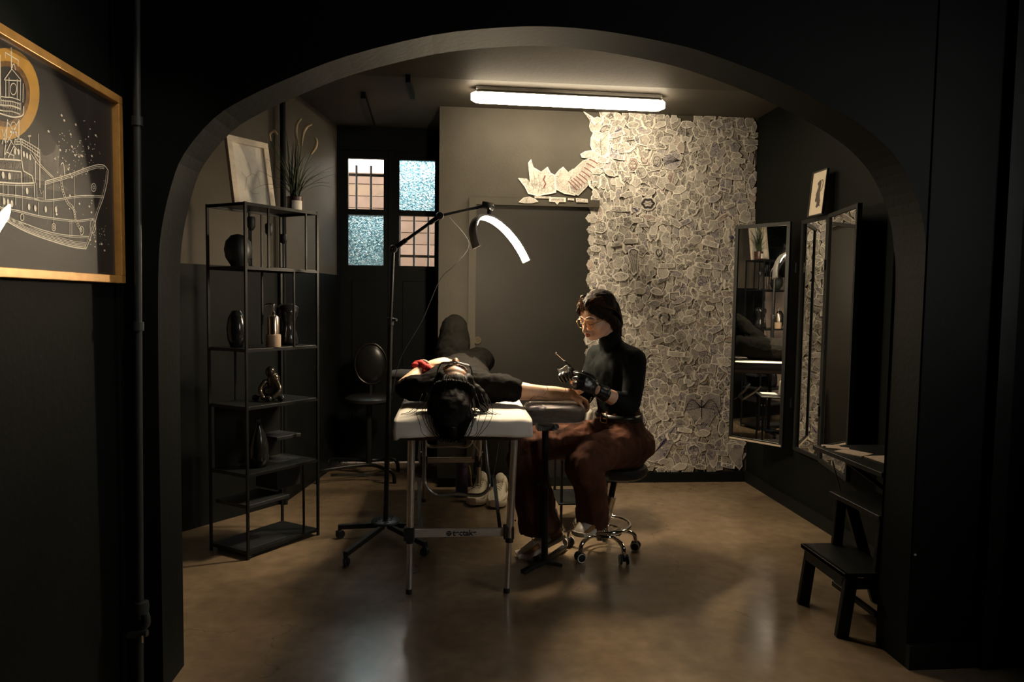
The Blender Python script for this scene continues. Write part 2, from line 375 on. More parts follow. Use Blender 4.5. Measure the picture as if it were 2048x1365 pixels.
def obscure_glass():
    m = bpy.data.materials.new('blue_hammered_glass'); m.use_nodes = True; N = m.node_tree.nodes; L = m.node_tree.links; N.clear()
    out = N.new('ShaderNodeOutputMaterial'); tc = N.new('ShaderNodeTexCoord')
    v = N.new('ShaderNodeTexVoronoi'); v.inputs['Scale'].default_value = 75; v.feature = 'SMOOTH_F1'
    n = N.new('ShaderNodeTexNoise'); n.inputs['Scale'].default_value = 120; n.inputs['Detail'].default_value = 3
    L.new(tc.outputs['Object'], v.inputs['Vector']); L.new(tc.outputs['Object'], n.inputs['Vector'])
    ad = N.new('ShaderNodeMath'); ad.operation = 'ADD'; L.new(v.outputs['Distance'], ad.inputs[0]); L.new(n.outputs['Fac'], ad.inputs[1])
    bp = N.new('ShaderNodeBump'); bp.inputs['Strength'].default_value = 1.0; bp.inputs['Distance'].default_value = 0.012; L.new(ad.outputs[0], bp.inputs['Height'])
    v2 = N.new('ShaderNodeTexVoronoi'); v2.inputs['Scale'].default_value = 95; L.new(tc.outputs['Object'], v2.inputs['Vector'])
    r = N.new('ShaderNodeValToRGB'); e = r.color_ramp.elements; e[0].position = 0.0; e[0].color = (.12, .26, .31, 1); e[1].position = 1.0; e[1].color = (.82, .93, .96, 1)
    x = r.color_ramp.elements.new(.45); x.color = (.50, .70, .78, 1)
    L.new(v2.outputs['Color'], r.inputs['Fac'])
    rf = N.new('ShaderNodeBsdfRefraction'); rf.inputs['IOR'].default_value = 1.3; rf.inputs['Roughness'].default_value = 0.12
    tl = N.new('ShaderNodeBsdfTranslucent'); gl = N.new('ShaderNodeBsdfGlossy'); gl.inputs['Roughness'].default_value = 0.1
    for s in (rf, gl, tl): L.new(bp.outputs['Normal'], s.inputs['Normal'])
    for s in (rf, tl): L.new(r.outputs['Color'], s.inputs['Color'])
    m1 = N.new('ShaderNodeMixShader'); m1.inputs[0].default_value = 0.09; L.new(rf.outputs[0], m1.inputs[1]); L.new(tl.outputs[0], m1.inputs[2])
    m2 = N.new('ShaderNodeMixShader'); m2.inputs[0].default_value = 0.04; L.new(m1.outputs[0], m2.inputs[1]); L.new(gl.outputs[0], m2.inputs[2]); L.new(m2.outputs[0], out.inputs[0])
    return m
glass_blue = obscure_glass()
XW0, XW1 = -.905, -.10
pane_px = [((697, 317), (768, 421), 'clear'), ((799, 318), (870, 421), 'blue'), ((695, 430), (766, 532), 'blue'), ((798, 430), (868, 533), 'clear')]
PR = []
for (a, b_, k) in pane_px:
    p, q = at(*a, YW), at(*b_, YW); PR.append([p.x, q.x, q.z, p.z, k])
for i, j in ((0, 2), (1, 3)):                       # panes of a leaf share their sides
    x0 = (PR[i][0]+PR[j][0])/2; x1 = (PR[i][1]+PR[j][1])/2
    for q in (i, j): PR[q][0], PR[q][1] = x0, x1
for i, j in ((0, 1), (2, 3)):
    z0 = (PR[i][2]+PR[j][2])/2; z1 = (PR[i][3]+PR[j][3])/2
    for q in (i, j): PR[q][2], PR[q][3] = z0, z1
mid = (PR[0][1]+PR[1][0])/2
bm = B(); box(bm, (XW0, YW-.02, 0), (PR[0][0]-.06, YW+.10, 2.66)); box(bm, (PR[1][1]+.05, YW-.02, 0), (XW1+.01, YW+.10, 2.66)); box(bm, (PR[0][0]-.06, YW-.02, PR[0][3]+.06), (PR[1][1]+.05, YW+.10, 2.66))
struct('trim_8', bm, joinm, 'black frame around the glazed double door')
for li, (i, j) in enumerate(((0, 2), (1, 3))):
    x0 = PR[0][0]-.06 if li == 0 else mid+.003; x1 = mid-.003 if li == 0 else PR[1][1]+.05
    a, b_ = PR[i], PR[j]
    bm = B()
    box(bm, (x0, YW, .01), (a[0], YW+.045, a[3]+.06)); box(bm, (a[1], YW, .01), (x1, YW+.045, a[3]+.06))
    box(bm, (a[0], YW, a[3]), (a[1], YW+.045, a[3]+.06)); box(bm, (a[0], YW, b_[3]), (a[1], YW+.045, a[2])); box(bm, (a[0], YW, .01), (a[1], YW+.045, b_[2]))
    dw = struct('window_%d' % (li+1), bm, joinm, ('left' if li == 0 else 'right')+' leaf of the black glazed door with two small panes')
    for q in (a, b_):
        bm = B(); box(bm, (q[0]-.004, YW+.018, q[2]-.004), (q[1]+.004, YW+.024, q[3]+.004))
        o = obj('pane', bm, glass_clear if q[4] == 'clear' else glass_blue, dw); o['label'] = 'clear glass pane' if q[4] == 'clear' else 'blue hammered glass pane'
    bm = B(); box(bm, (a[0]+.03, YW-.008, .25), (a[1]-.03, YW, b_[2]-.12)); obj('panel', bm, joinm, dw, bevel=.004)
bm = B(); box(bm, (mid-.022, YW-.012, .01), (mid+.022, YW, PR[0][3]+.06)); struct('trim_9', bm, joinm, 'black cover strip between the two leaves')
# outside: iron grille, boarded fence, yard
ironm = pm('dark_iron', (.055, .05, .045), .5, .3)
gy = 5.85; g = thing('window_grille', 'dark iron bars outside the glazed door', 'grille', (-.5, gy, 1.4))
gx0 = at(713, 450, gy).x; pitch = (at(742, 450, gy).x-gx0)
zt = at(713, 331, gy).z
for k in range(-1, 7):
    bm = B(); cyl(bm, (gx0+k*pitch, gy, -.02), (gx0+k*pitch, gy, zt), .0105, seg=8); obj('bar', bm, ironm, g, smooth=True)
for y in (352, 512):
    z = at(780, y, gy).z; bm = B(); beam(bm, (gx0-1.3*pitch, gy, z), (gx0+6.3*pitch, gy, z), .014, .021); obj('rail', bm, ironm, g)
plankm = []
for k in range(4):
    plankm.append(pm('fence_wood_%d' % k, ((.112, .073, .052), (.125, .084, .060), (.103, .066, .044), (.12, .081, .051))[k], .7, var=.2, scale=6, bump=.2))
fy = 7.4; bm = B(); box(bm, (-2.6, 7.43, -.1), (1.0, 7.46, at(730, 347, 7.4).z)); struct('wall_yard', bm, pm('dark_fence_backing', (.05, .03, .02), .8)); f = thing('board_fence', 'orange brown fence of horizontal boards beyond the grille', 'fence', (-.9, fy, 0))
ft = at(730, 345, fy).z; n = 0; z = ft
random.seed(4)
while z > -.1:
    h = .125; bm = B(); box(bm, (-2.6, fy+random.uniform(0, .006), z-h+.006), (1.0, fy+.025, z)); obj('plank', bm, plankm[random.randrange(4)], f, bevel=.003); z -= h
bm = B(); box(bm, (-3.5, 5.76, -.15), (2.5, 9, -.02)); struct('floor_yard', bm, pm('yard_paving', (.45, .42, .38), .8), 'pale yard paving outside')
# ================================================================== lamps
whitep = pm('white_lamp_plastic', (.8, .79, .76), .4, var=.04)
def batten():
    p = Vector((.105, 4.40, 0)); q = Vector((1.365, 4.43, 0)); d = (q-p).normalized(); s = Vector((-d.y, d.x, 0))
    t = thing('strip_light', 'long white glowing strip light fixed to the ceiling', 'ceiling light', ((p+q)/2).to_tuple()[:2]+(ZC,))
    bm = B(); M = Matrix.Translation((p+q)/2 + Vector((0, 0, 0))) @ Matrix((d, s, (0, 0, 1))).transposed().to_4x4(); l = (q-p).length/2
    box(bm, (-l+.03, -.05, ZC-.022), (l-.03, .05, ZC), M); obj('base', bm, whitep, t, bevel=.004)
    bm = B(); rings = []
    for i in range(41):
        u = -l + 2*l*i/40; e = min(1, (l-abs(u))/.06); k = math.sqrt(max(0.0, 1-(1-e)**2)) if e < 1 else 1
        k = max(k, .25); ring = []
        for j in range(16):
            a = 2*PI*j/16; y = .062*k*math.copysign(abs(math.cos(a))**.7, math.cos(a)); z = .034*(0.5+.5*k)*math.copysign(abs(math.sin(a))**.8, math.sin(a))
            ring.append(M @ Vector((u, y, ZC-.056+z)))
        rings.append(ring)
    loft(bm, rings); o = obj('diffuser', bm, emis('strip_light_glow', (1.0, .82, .57), BATTEN_W), t, smooth=True); o.data.materials.append(whitep)
    for f in o.data.polygons:
        if f.center.z + t.location.z > ZC-.036: f.material_index = 1
batten()
blackmetal = pm('black_powder_metal', (.007, .0075, .008), .45, .0, var=.15, Specular_IOR_Level=.22)
blackmetal2 = pm('satin_black_metal', (.010, .0115, .012), .38, .0, var=.15, Specular_IOR_Level=.35)
alum = pm('brushed_aluminium', (.52, .50, .47), .38, .9, var=.08, scale=60)
alumd = pm('dull_steel', (.30, .29, .27), .42, .9, var=.1, scale=60)
chrome = pm('chrome', (.75, .73, .70), .10, 1.0, var=.04)
blackplastic = pm('black_plastic', (.012, .012, .013), .4, var=.15)
rubber = pm('black_rubber', (.012, .012, .012), .6, var=.2)

def moon_lamp():
    Y = 3.784; base = Vector((-.361, Y, 0))
    t = thing('half_moon_lamp', 'black rolling floor lamp with jointed arm and glowing half moon light', 'floor lamp', base)
    # base plate and legs on casters
    bm = B(); lathe(bm, [(.02, .075), (.075, .075), (.078, .079), (.078, .088), (.074, .091), (.02, .091)], base, 32); pl = obj('base_plate', bm, pm('grey_green_steel', (.10, .12, .125), .38, .6), t, smooth=True)
    for k in range(9):
        a = 2*PI*k/9+.2; r = .055 if k % 2 else .035; bm = B(); lathe(bm, [(.005, 0), (.0045, .003), (.001, .004)], base+Vector((r*math.cos(a), r*math.sin(a), .091)), 8); obj('bolt', bm, blackmetal, pl)
    ends = [(676, 1052), (690, 1107), (852, 1087), (830, 1050)]
    for e in ends:
        p = gp(*e, .072); p = Vector((p.x, p.y, .065)); d = (p-base); d.z = 0; d.normalize()
        bm = B(); beam(bm, base+d*.03+Vector((0, 0, .063)), p, .022, .026); lg = obj('leg', bm, blackmetal2, t, bevel=.002)
        c = p - d*.012; bm = B(); cyl(bm, (c.x, c.y, .036), (c.x, c.y, .055), .006, seg=8)
        box(bm, (-.006, -.017, .022), (.018, .017, .044), Matrix.Translation((c.x, c.y, 0)) @ Matrix.Rotation(math.atan2(d.y, d.x)+.6, 4, 'Z')); cs = obj('caster', bm, blackplastic, lg)
        w_ = Vector((math.cos(math.atan2(d.y, d.x)+.6+PI/2), math.sin(math.atan2(d.y, d.x)+.6+PI/2), 0))
        bm = B()
        for q in (-1, 1): lathe(bm, [(.006, 0), (.022, .001), (.024, .006), (.022, .011), (.006, .012)], Vector((c.x, c.y, .0245))+w_*(q*.0075)-w_*.006, 18, w_)
        obj('wheels', bm, rubber, lg, smooth=True)
    pm_ = Vector((-.337, Y, 1.206)); j1 = Vector((-.323, Y, 1.592)); j2 = at(880, 432, Y-.05); j3 = at(974, 411, Y)
    bm = B(); cyl(bm, base+Vector((0, 0, .085)), pm_, .0135, seg=16); obj('lower_pole', bm, blackmetal, t, smooth=True)
    bm = B(); cyl(bm, pm_-Vector((0, 0, .03)), pm_+Vector((0, 0, .012)), .017, seg=16); cyl(bm, pm_+Vector((.014, -.01, 0)), pm_+Vector((.035, -.025, 0)), .008, seg=8); obj('collar', bm, blackplastic, t, smooth=True)
    bm = B(); cyl(bm, pm_, j1, .009, seg=12); obj('upper_pole', bm, blackmetal, t, smooth=True)
    for nm, p in (('lower_joint', j1), ('elbow_joint', j2)):
        bm = B(); lathe(bm, [(.005, -.02), (.019, -.019), (.021, -.01), (.021, .01), (.019, .019), (.005, .02)], p, 18, (0, 1, 0)); jo = obj(nm, bm, blackplastic, t, smooth=True)
        bm = B(); lathe(bm, [(.002, 0), (.008, .001), (.007, .006), (.001, .007)], p-Vector((0, .021, 0)), 12, (0, -1, 0)); obj('screw', bm, chrome, jo, smooth=True)
    bm = B(); beam(bm, j1+(j2-j1)*.02, j1+(j2-j1)*.98, .013, .016); beam(bm, j1+(j2-j1)*.03, j1+(j2-j1)*.28, .02, .023); beam(bm, j1+(j2-j1)*.78, j1+(j2-j1)*.95, .02, .023); obj('lower_arm', bm, blackmetal, t, bevel=.002)
    bm = B(); beam(bm, j2, j3, .012, .015); obj('upper_arm', bm, blackmetal, t, bevel=.002)
    top = at(977, 437, Y)
    bm = B(); box(bm, (-.028, -.02, -.016), (.03, .02, .016), Matrix.Translation(j3) @ Matrix.Rotation(.15, 4, 'Y')); ell(bm, j3+Vector((.02, 0, -.012)), .022); cyl(bm, j3+Vector((.016, 0, 0)), top+Vector((0, 0, .006)), .012, seg=10); obj('head_joint', bm, blackplastic, t, smooth=True)
    lat = Vector((.146, .137, -.028)); dn = Vector((.083, -.01, -.202)); R = 1.0
    nrm = lat.cross(dn).normalized(); N_ = 36; th0 = 88
    def P(a): return top + dn - dn*math.cos(a) + lat*math.sin(a)
    shell, strip = B(), B(); rs, re = [], []
    for i in range(N_+1):
        a = math.radians(-th0+2*th0*i/N_); p = P(a); tng = (P(a+.01)-P(a-.01)).normalized(); out = tng.cross(nrm).normalized()
        if out.dot(p-(top+dn)) < 0: out = -out
        h = .026
        rs.append([p+nrm*h-out*.002, p+nrm*h+out*.010, p+nrm*(h-.008)+out*.015, p-nrm*(h-.008)+out*.015, p-nrm*h+out*.010, p-nrm*h-out*.002])
        re.append([p+nrm*(h-.004)-out*.0055, p+nrm*(h-.004)-out*.002, p-nrm*(h-.004)-out*.002, p-nrm*(h-.004)-out*.0055])
    for r_ in (0, N_):
        c_ = sum((Vector(q) for q in rs[r_]), Vector())/6; a_ = math.radians(-th0 if r_ == 0 else th0); tg = (P(a_+.01)-P(a_-.01)).normalized()*(-.004 if r_ == 0 else .004)
        s2, t2 = nrm, tg.cross(nrm).normalized(); shell_cap = [c_+nrm*(i*.026)+t2*(j*.011) for i, j in ((-1, -1), (1, -1), (1, 1), (-1, 1))]
        loft(shell, [shell_cap, [q+tg for q in shell_cap]])
    loft(shell, rs); loft(strip, re)
    obj('lamp_shell', shell, pm('pale_lamp_shell', (.22, .21, .20), .45), t, smooth=True)
    obj('light_strip', strip, emis('half_moon_glow', (1.0, .80, .54), MOON_W), t, smooth=True)
    # cable hanging from the lamp head to the left
    cab = [j2+Vector((.05, .02, -.005)), at(938, 487, Y+.1), at(910, 530, Y+.1), at(880, 560, Y+.12), at(845, 640, Y+.1), at(800, 720, Y+.05), at(783, 800, Y+.02)]
    bm = B(); tube(bm, catmull(cab, 6), .0022, 6); obj('cable', bm, blackmetal, t, smooth=True)
moon_lamp()

def massage_table():
    t = thing('massage_table', 'folding massage table on aluminium legs covered with white paper', 'table', (.05, 3.0, 0))
    vinyl = pm('black_vinyl', (.016, .016, .017), .35, bump=.1)
    bm = B(); box(bm, (-.235, 2.945, .735), (.335, 4.62, .80)); obj('padded_top', bm, vinyl, t, bevel=.02)
    bm = B(); box(bm, (-.20, 2.99, .70), (.30, 4.56, .735)); obj('under_frame', bm, pm('dark_plywood', (.05, .035, .025), .6), t, bevel=.004)
    for (bx, by, tx, ty) in ((-.183, 3.02, -.176, 3.02), (.255, 3.005, .283, 3.02), (-.175, 4.42, -.172, 4.40), (.180, 4.42, .186, 4.40)):
        b0 = Vector((bx, by, 0)); tp = Vector((tx, ty, .71)); f = lambda z: b0+(tp-b0)*(z/.71)
        bm = B(); cyl(bm, f(.255), tp, .0165, seg=18); lg = obj('leg', bm, alum, t, smooth=True)
        bm = B(); cyl(bm, f(.012), f(.27), .0125, seg=16); obj('inner_tube', bm, alum, lg, smooth=True)
        bm = B(); cyl(bm, f(.0), f(.022), .0145, .014, seg=14); obj('rubber_foot', bm, rubber, lg, smooth=True)
        bm = B(); cyl(bm, f(.232), f(.255), .0185, seg=14); obj('clamp', bm, blackplastic, lg, smooth=True)
        p = f(.33)+Vector((.019 if bx > 0 else -.019, -.004, 0)); bm = B(); lathe(bm, [(.005, 0), (.004, .006), (.001, .007)], p, 8, (1 if bx > 0 else -1, 0, 0)); obj('pin', bm, chrome, lg)
    for Y, x0, x1, xa, xb in ((3.02, -.150, .238, -.183, .262), (4.42, -.20, .145, -.175, .180)):
        bm = B(); box(bm, (x0-.01, Y-.009, .258), (x1+.01, Y+.009, .293)); cb = obj('crossbar', bm, pm('pale_aluminium', (.60, .56, .51), .45, .6, var=.05), t, bevel=.002)
        for x in (xa, xb):
            s = 1 if x > 0 else -1; bm = B(); box(bm, (x-.024, Y-.024, .246), (x+.024, Y+.024, .305)); obj('bracket', bm, blackplastic, cb, bevel=.005)
        if Y < 4:
            o = Vector((.055, Y-.0095, .2755)); tm = text_mesh('tectake', .036, o+Vector((-.045, 0, 0)), (1, 0, 0), (0, 0, 1), align='LEFT', bold=.0012)
            ink = pm('black_print', (.012, .014, .013), .5); obj('lettering', tm, ink, cb)
            bm = B(); disc(bm, (-.062, .0), .0125, o, (1, 0, 0), (0, 0, 1), .0008, 18, .0115); obj('logo', bm, ink, cb)
            bm = B(); stroke(bm, [(-.072, .002), (-.066, .005), (-.058, .003), (-.052, .005)], .0022, o, (1, 0, 0), (0, 0, 1), .0012); stroke(bm, [(-.070, -.003), (-.056, -.004)], .0016, o, (1, 0, 0), (0, 0, 1), .0012); obj('logo_waves', bm, pm('pale_print', (.5, .47, .43), .5), cb)
    # bent tube braces
    def upipe(Y0, Y1, dx=0):
        q = [(848, 880, Y0), (848, 930, (Y0+Y1)/2), (849, 962, Y1), (856, 978, Y1), (868, 988, Y1), (885, 991, Y1), (910, 988, Y1), (935, 990, Y1), (958, 991, Y1), (972, 984, Y1), (979, 970, Y1), (976, 940, (Y0+Y1)/2), (970, 880, Y0)]
        return catmull([at(*p) for p in q], 4)
    bm = B(); tube(bm, upipe(3.30, 3.16), .0085, 10); obj('brace_tube', bm, alumd, t, smooth=True)
    bm = B(); tube(bm, catmull([at(845, 860, 4.0), at(848, 880, 4.05), at(856, 892, 4.1), (at(880, 894, 4.1)), at(905, 892, 4.1), at(928, 894, 4.1), at(940, 888, 4.08), at(946, 874, 4.0), at(947, 858, 3.95)], 4), .0105, 10); obj('brace_tube', bm, alum, t, smooth=True)
    for a, b_ in (((838, 957, 3.16), (841, 1058, 3.04)), ((988, 957, 3.16), (1000, 1058, 3.04)), ((840, 880, 4.15), (838, 918, 4.40)), ((951, 880, 4.15), (946, 918, 4.40))):
        bm = B(); beam(bm, at(*a), at(*b_), .017, .005, (0, 1, 0)); obj('strut', bm, alumd, t)
    for pts in (((938, 877, 3.3), (958, 905, 3.35), (963, 930, 3.35), (961, 975, 3.2)), ((998, 885, 3.3), (992, 925, 3.25), (985, 962, 3.17))):
        bm = B(); tube(bm, catmull([at(*p) for p in pts], 5), .0014, 5); obj('wire', bm, alum, t)
    for x in (845, 1006):
        c = at(x, 874, 2.96); bm = B(); tube(bm, [c+Vector((.010*math.cos(a), 0, .010*math.sin(a))) for a in [2*PI*k/14 for k in range(14)]], .0012, 5, closed=True); obj('wire_ring', bm, chrome, t)
    # the paper sheet: lies on the top, folds over the head end
    paper = bpy.data.materials.new('white_couch_paper'); paper.use_nodes = True; b = paper.node_tree.nodes['Principled BSDF']
    N = paper.node_tree.nodes; L = paper.node_tree.links; n = N.new('ShaderNodeTexNoise'); n.inputs['Scale'].default_value = 9; n.inputs['Detail'].default_value = 3
    r = N.new('ShaderNodeValToRGB'); r.color_ramp.elements[0].color = (.56, .52, .46, 1); r.color_ramp.elements[1].color = (.70, .665, .60, 1)
    tc = N.new('ShaderNodeTexCoord'); L.new(tc.outputs['Object'], n.inputs['Vector']); L.new(n.outputs['Fac'], r.inputs['Fac']); L.new(r.outputs['Color'], b.inputs['Base Color']); b.inputs['Roughness'].default_value = .75
    bm = B(); nx, rows = 40, []
    prof = [(4.60, .803)] + [(4.60-(4.60-3.0)*k/24, .803) for k in range(1, 25)] + [(2.965, .8025), (2.948, .799), (2.938, .791), (2.933, .780)] + [(2.931-.0*k, .780-.055*k/5) for k in range(1, 6)]
    for i, (y, z) in enumerate(prof):
        row = []
        for k in range(nx+1):
            u = k/nx; x = -.247+.600*u; wv = mnoise.noise(Vector((u*9, i*.35, 1.7)))
            front = max(0, min(1, (.80-z)/.07)); zz = z + .0035*wv*(1-front) ; yy = y - front*(.010+.010*mnoise.noise(Vector((u*5, 3.3, 0)))+.006*math.sin(u*17))
            if u < .04 or u > .97: zz -= .004*(1-front)
            if front > .9: zz += .006*math.sin(u*3.0)-.010*(u < .03)
            row.append(bm.verts.new((x + front*.006*wv, yy, zz)))
        rows.append(row)
    for a, b_ in zip(rows[:-1], rows[1:]):
        for k in range(nx): bm.faces.new((a[k], a[k+1], b_[k+1], b_[k]))
    o = obj('paper_sheet', bm, paper, None, smooth='all', base=(.05, 2.95, .803)); m = o.modifiers.new('s', 'SOLIDIFY'); m.thickness = .0012; m.offset = 1
    tag(o, 'white paper sheet folded over the head end of the massage table', 'paper sheet')
massage_table()

def arm_rest():
    c = Vector((.467, 3.29, 0)); t = thing('arm_rest', 'tattoo arm rest with film wrapped pad on a black pole', 'arm rest', c)
    bm = B(); cyl(bm, c+Vector((0, 0, .02)), (c.x-.008, c.y, .72), .0165, seg=14); obj('pole', bm, blackmetal, t, smooth=True)
    bm = B(); cyl(bm, c+Vector((0, 0, .40)), c+Vector((-.004, 0, .44)), .021, seg=14); cyl(bm, c+Vector((-.02, 0, .42)), c+Vector((-.05, -.005, .42)), .01, seg=10); obj('clamp', bm, blackplastic, t, smooth=True)
    for e in ((1045, 1143), (1125, 1128), (1040, 1052), (1150, 1075)):
        p = gp(*e, .02); p = Vector((p.x, p.y, .014)); d = (p-c); d.z = 0; L_ = min(d.length, .27); d.normalize(); p = c+d*L_+Vector((0, 0, .014))
        bm = B(); beam(bm, c+Vector((0, 0, .03)), p, .032, .02); obj('foot', bm, blackmetal2, t, bevel=.004)
    bm = B(); box(bm, (.415, 3.25, .69), (.50, 3.33, .725)); cyl(bm, (.487, 3.27, .70), (.51, 3.24, .715), .016, seg=12); obj('tilt_bracket', bm, blackplastic, t, bevel=.005)
    def crink(rx, ry, zc, hz, seed, amp, k0=.5):
        bm = B(); R = []; U, V = (110, 36) if amp > .003 else (60, 22)
        for i in range(V+1):
            th = PI*i/V; row = []
            for k in range(U):
                a = 2*PI*k/U; q = lambda x, e: math.copysign(abs(x)**e, x)
                x = rx*q(math.cos(a), .35)*max(math.sin(th), .02)**.3; y = ry*q(math.sin(a), .45)*max(math.sin(th), .02)**.3; z = hz*q(math.cos(th), .5)
                p = Vector((x, y, z)); nn = Vector((x/rx, y/ry, z/hz)).normalized()
                p += nn*amp*(mnoise.noise(p*30+Vector((seed, 0, 0)))+.9*mnoise.noise(p*75+Vector((seed, 3, 0)))) if abs(math.cos(th)) < .97 else Vector((0, 0, 0))
                row.append(Vector((.505, 3.30, zc))+p)
            R.append(row)
        return loft(bm, R)
    o = obj('pad', crink(.147, .085, .775, .045, 1, .001), pm('black_pad_vinyl', (.02, .017, .015), .3), t, smooth='all')
    film = bpy.data.materials.new('cling_film'); film.use_nodes = True; N = film.node_tree.nodes; L = film.node_tree.links; N.clear()
    out = N.new('ShaderNodeOutputMaterial'); tr = N.new('ShaderNodeBsdfTransparent'); gl = N.new('ShaderNodeBsdfGlossy'); gl.inputs['Roughness'].default_value = .10
    gl.inputs['Color'].default_value = (.95, .9, .82, 1); tc = N.new('ShaderNodeTexCoord'); n = N.new('ShaderNodeTexNoise'); n.inputs['Scale'].default_value = 48; n.inputs['Detail'].default_value = 8; n.inputs['Distortion'].default_value = 3
    L.new(tc.outputs['Object'], n.inputs['Vector']); bp = N.new('ShaderNodeBump'); bp.inputs['Strength'].default_value = 1; bp.inputs['Distance'].default_value = .02; L.new(n.outputs['Fac'], bp.inputs['Height']); L.new(bp.outputs['Normal'], gl.inputs['Normal'])
    mx = N.new('ShaderNodeMixShader'); mx.inputs[0].default_value = .30; L.new(tr.outputs[0], mx.inputs[1]); L.new(gl.outputs[0], mx.inputs[2]); L.new(mx.outputs[0], out.inputs[0])
    obj('cling_film', crink(.151, .089, .771, .050, 7, .0068), film, t)
    # loose tails of film under the pad
    for (pts, wd) in ((((1040, 832), (1060, 850), (1085, 856), (1105, 850)), .03), (((1105, 862), (1130, 858), (1155, 848), (1172, 832), (1180, 805)), .035), (((1168, 840), (1178, 812), (1183, 796)), .02)):
        bm = B(); P = catmull([at(x, y, 3.235) for x, y in pts], 5); prev = None
        for i, p in enumerate(P):
            a = bm.verts.new(p+Vector((.004*math.sin(i*2.1), -.004*math.cos(i*1.7), wd/2*(.5+.5*math.sin(i*.9+1))))); b_ = bm.verts.new(p+Vector((.003*math.cos(i*1.3), .012, -wd/2)))
            if prev: bm.faces.new((prev[0], prev[1], b_, a))
            prev = (a, b_)
        o = obj('film_tail', bm, film, t, smooth='all'); m = o.modifiers.new('s', 'SOLIDIFY'); m.thickness = .0008
arm_rest()

def work_stool():
    c = Vector((.795, 3.47, 0)); t = thing('work_stool', 'chrome rolling stool with foot ring under the tattooist', 'stool', c)
    bm = B(); lathe(bm, [(.02, .41), (.135, .412), (.155, .425), (.16, .445), (.155, .468), (.14, .478), (.02, .48)], (c.x+.07, c.y+.0, 0), 32); obj('seat', bm, pm('black_stool_vinyl', (.012, .012, .013), .4, bump=.1), t, smooth=True)
    bm = B(); cyl(bm, c+Vector((.0, 0, .10)), c+Vector((.05, 0, .30)), .024, seg=16); obj('column', bm, chrome, t, smooth=True)
    bm = B(); cyl(bm, c+Vector((.03, 0, .22)), c+Vector((.065, 0, .42)), .016, seg=14); obj('gas_lift', bm, blackmetal, t, smooth=True)
    bm = B(); box(bm, (.685, 3.44, .37), (.71, 3.50, .385)); obj('lever', bm, blackmetal, t)
    bm = B(); lathe(bm, [(.01, .07), (.034, .075), (.036, .115), (.026, .13), (.01, .132)], c, 20); obj('hub', bm, chrome, t, smooth=True)
    ring = [c+Vector((.145*math.cos(a), .145*math.sin(a), .155)) for a in [2*PI*k/48 for k in range(48)]]
    bm = B(); tube(bm, ring, .0095, 10, closed=True); obj('foot_ring', bm, chrome, t, smooth=True)
    ring = [c+Vector((.10*math.cos(a), .10*math.sin(a), .118)) for a in [2*PI*k/40 for k in range(40)]]
    bm = B(); tube(bm, ring, .007, 8, closed=True); obj('foot_ring', bm, chrome, t, smooth=True)
    for k in range(5):
        a = math.radians(-66+72*k); d = Vector((math.cos(a), math.sin(a), 0)); s = Vector((-d.y, d.x, 0))
        bm = B(); tube(bm, catmull([c+d*.02+Vector((0, 0, .10)), c+d*.09+Vector((0, 0, .112)), c+d*.145+Vector((0, 0, .105)), c+d*.178+Vector((0, 0, .085)), c+d*.187+Vector((0, 0, .05))], 5), .0115, 10); lg = obj('leg', bm, chrome, t, smooth=True)
        e = c+d*.187; w_ = (s*math.cos(.5)+d*math.sin(.5)).normalized()
        bm = B(); ell(bm, e+Vector((0, 0, .036)), (.018, .018, .021)); cyl(bm, e+Vector((0, 0, .04)), e+Vector((0, 0, .06)), .008, seg=8); obj('caster', bm, blackplastic, lg, smooth=True)
        for q in (-1, 1):
            bm = B(); lathe(bm, [(.004, 0), (.024, .002), (.0265, .007), (.024, .012), (.004, .013)], e+Vector((0, 0, .027))+w_*(q*.0165)-w_*.0065, 20, w_); wh = obj('wheel', bm, rubber, lg, smooth=True)
            ringp = e+Vector((0, 0, .027))+w_*(q*.0235); s2, t2 = basis(w_)
            bm = B(); tube(bm, [ringp+(s2*math.cos(u)+t2*math.sin(u))*.0215 for u in [2*PI*i/24 for i in range(24)]], .0024, 6, closed=True); obj('white_rim', bm, whitep, lg, smooth=True)
work_stool()

def step_stool():
    t = thing('step_stool', 'black wooden two step stool against the right wall', 'step stool', (1.7, 2.68, 0))
    wood = pm('black_stained_wood', (.008, .009, .009), .42, var=.25, scale=20, bump=.1, Specular_IOR_Level=.3)
    def p(n, pts):
        bm = B()
        for a, b_, w1, w2, ref in pts: beam(bm, a, b_, w1, w2, ref)
        return obj(n, bm, wood, t, bevel=.003)
    ya, yb = 2.50, 2.83
    for y in (ya+.02, yb-.01):
        p('front_leg', [((1.555, y, 0), (1.585, y, .245), .022, .052, (1, 0, 0))])
        p('rear_leg', [((1.90, y, 0), (1.745, y, .475), .022, .05, (1, 0, 0))])
        p('side_rail', [((1.565, y, .215), (1.84, y, .215), .022, .04, (0, 0, 1))])
        p('riser', [((1.700, y, .262), (1.712, y, .478), .02, .045, (1, 0, 0))])
    p('lower_step', [((1.555, ya, .255), (1.555, yb+.01, .255), .02, .02, (1, 0, 0)), ((1.655, ya, .256), (1.655, yb+.01, .256), .22, .018, (0, 0, 1))])
    p('upper_step', [((1.775, ya-.01, .487), (1.775, yb+.02, .487), .21, .02, (0, 0, 1))])
    p('apron', [((1.562, ya+.03, .225), (1.562, yb-.02, .225), .016, .05, (0, 0, 1))])
    p('back_rail', [((1.86, ya, .12), (1.86, yb, .12), .02, .035, (0, 0, 1))])
    p('stretcher', [((1.70, ya+.02, .085), (1.70, yb, .085), .02, .022, (0, 0, 1))])
step_stool()
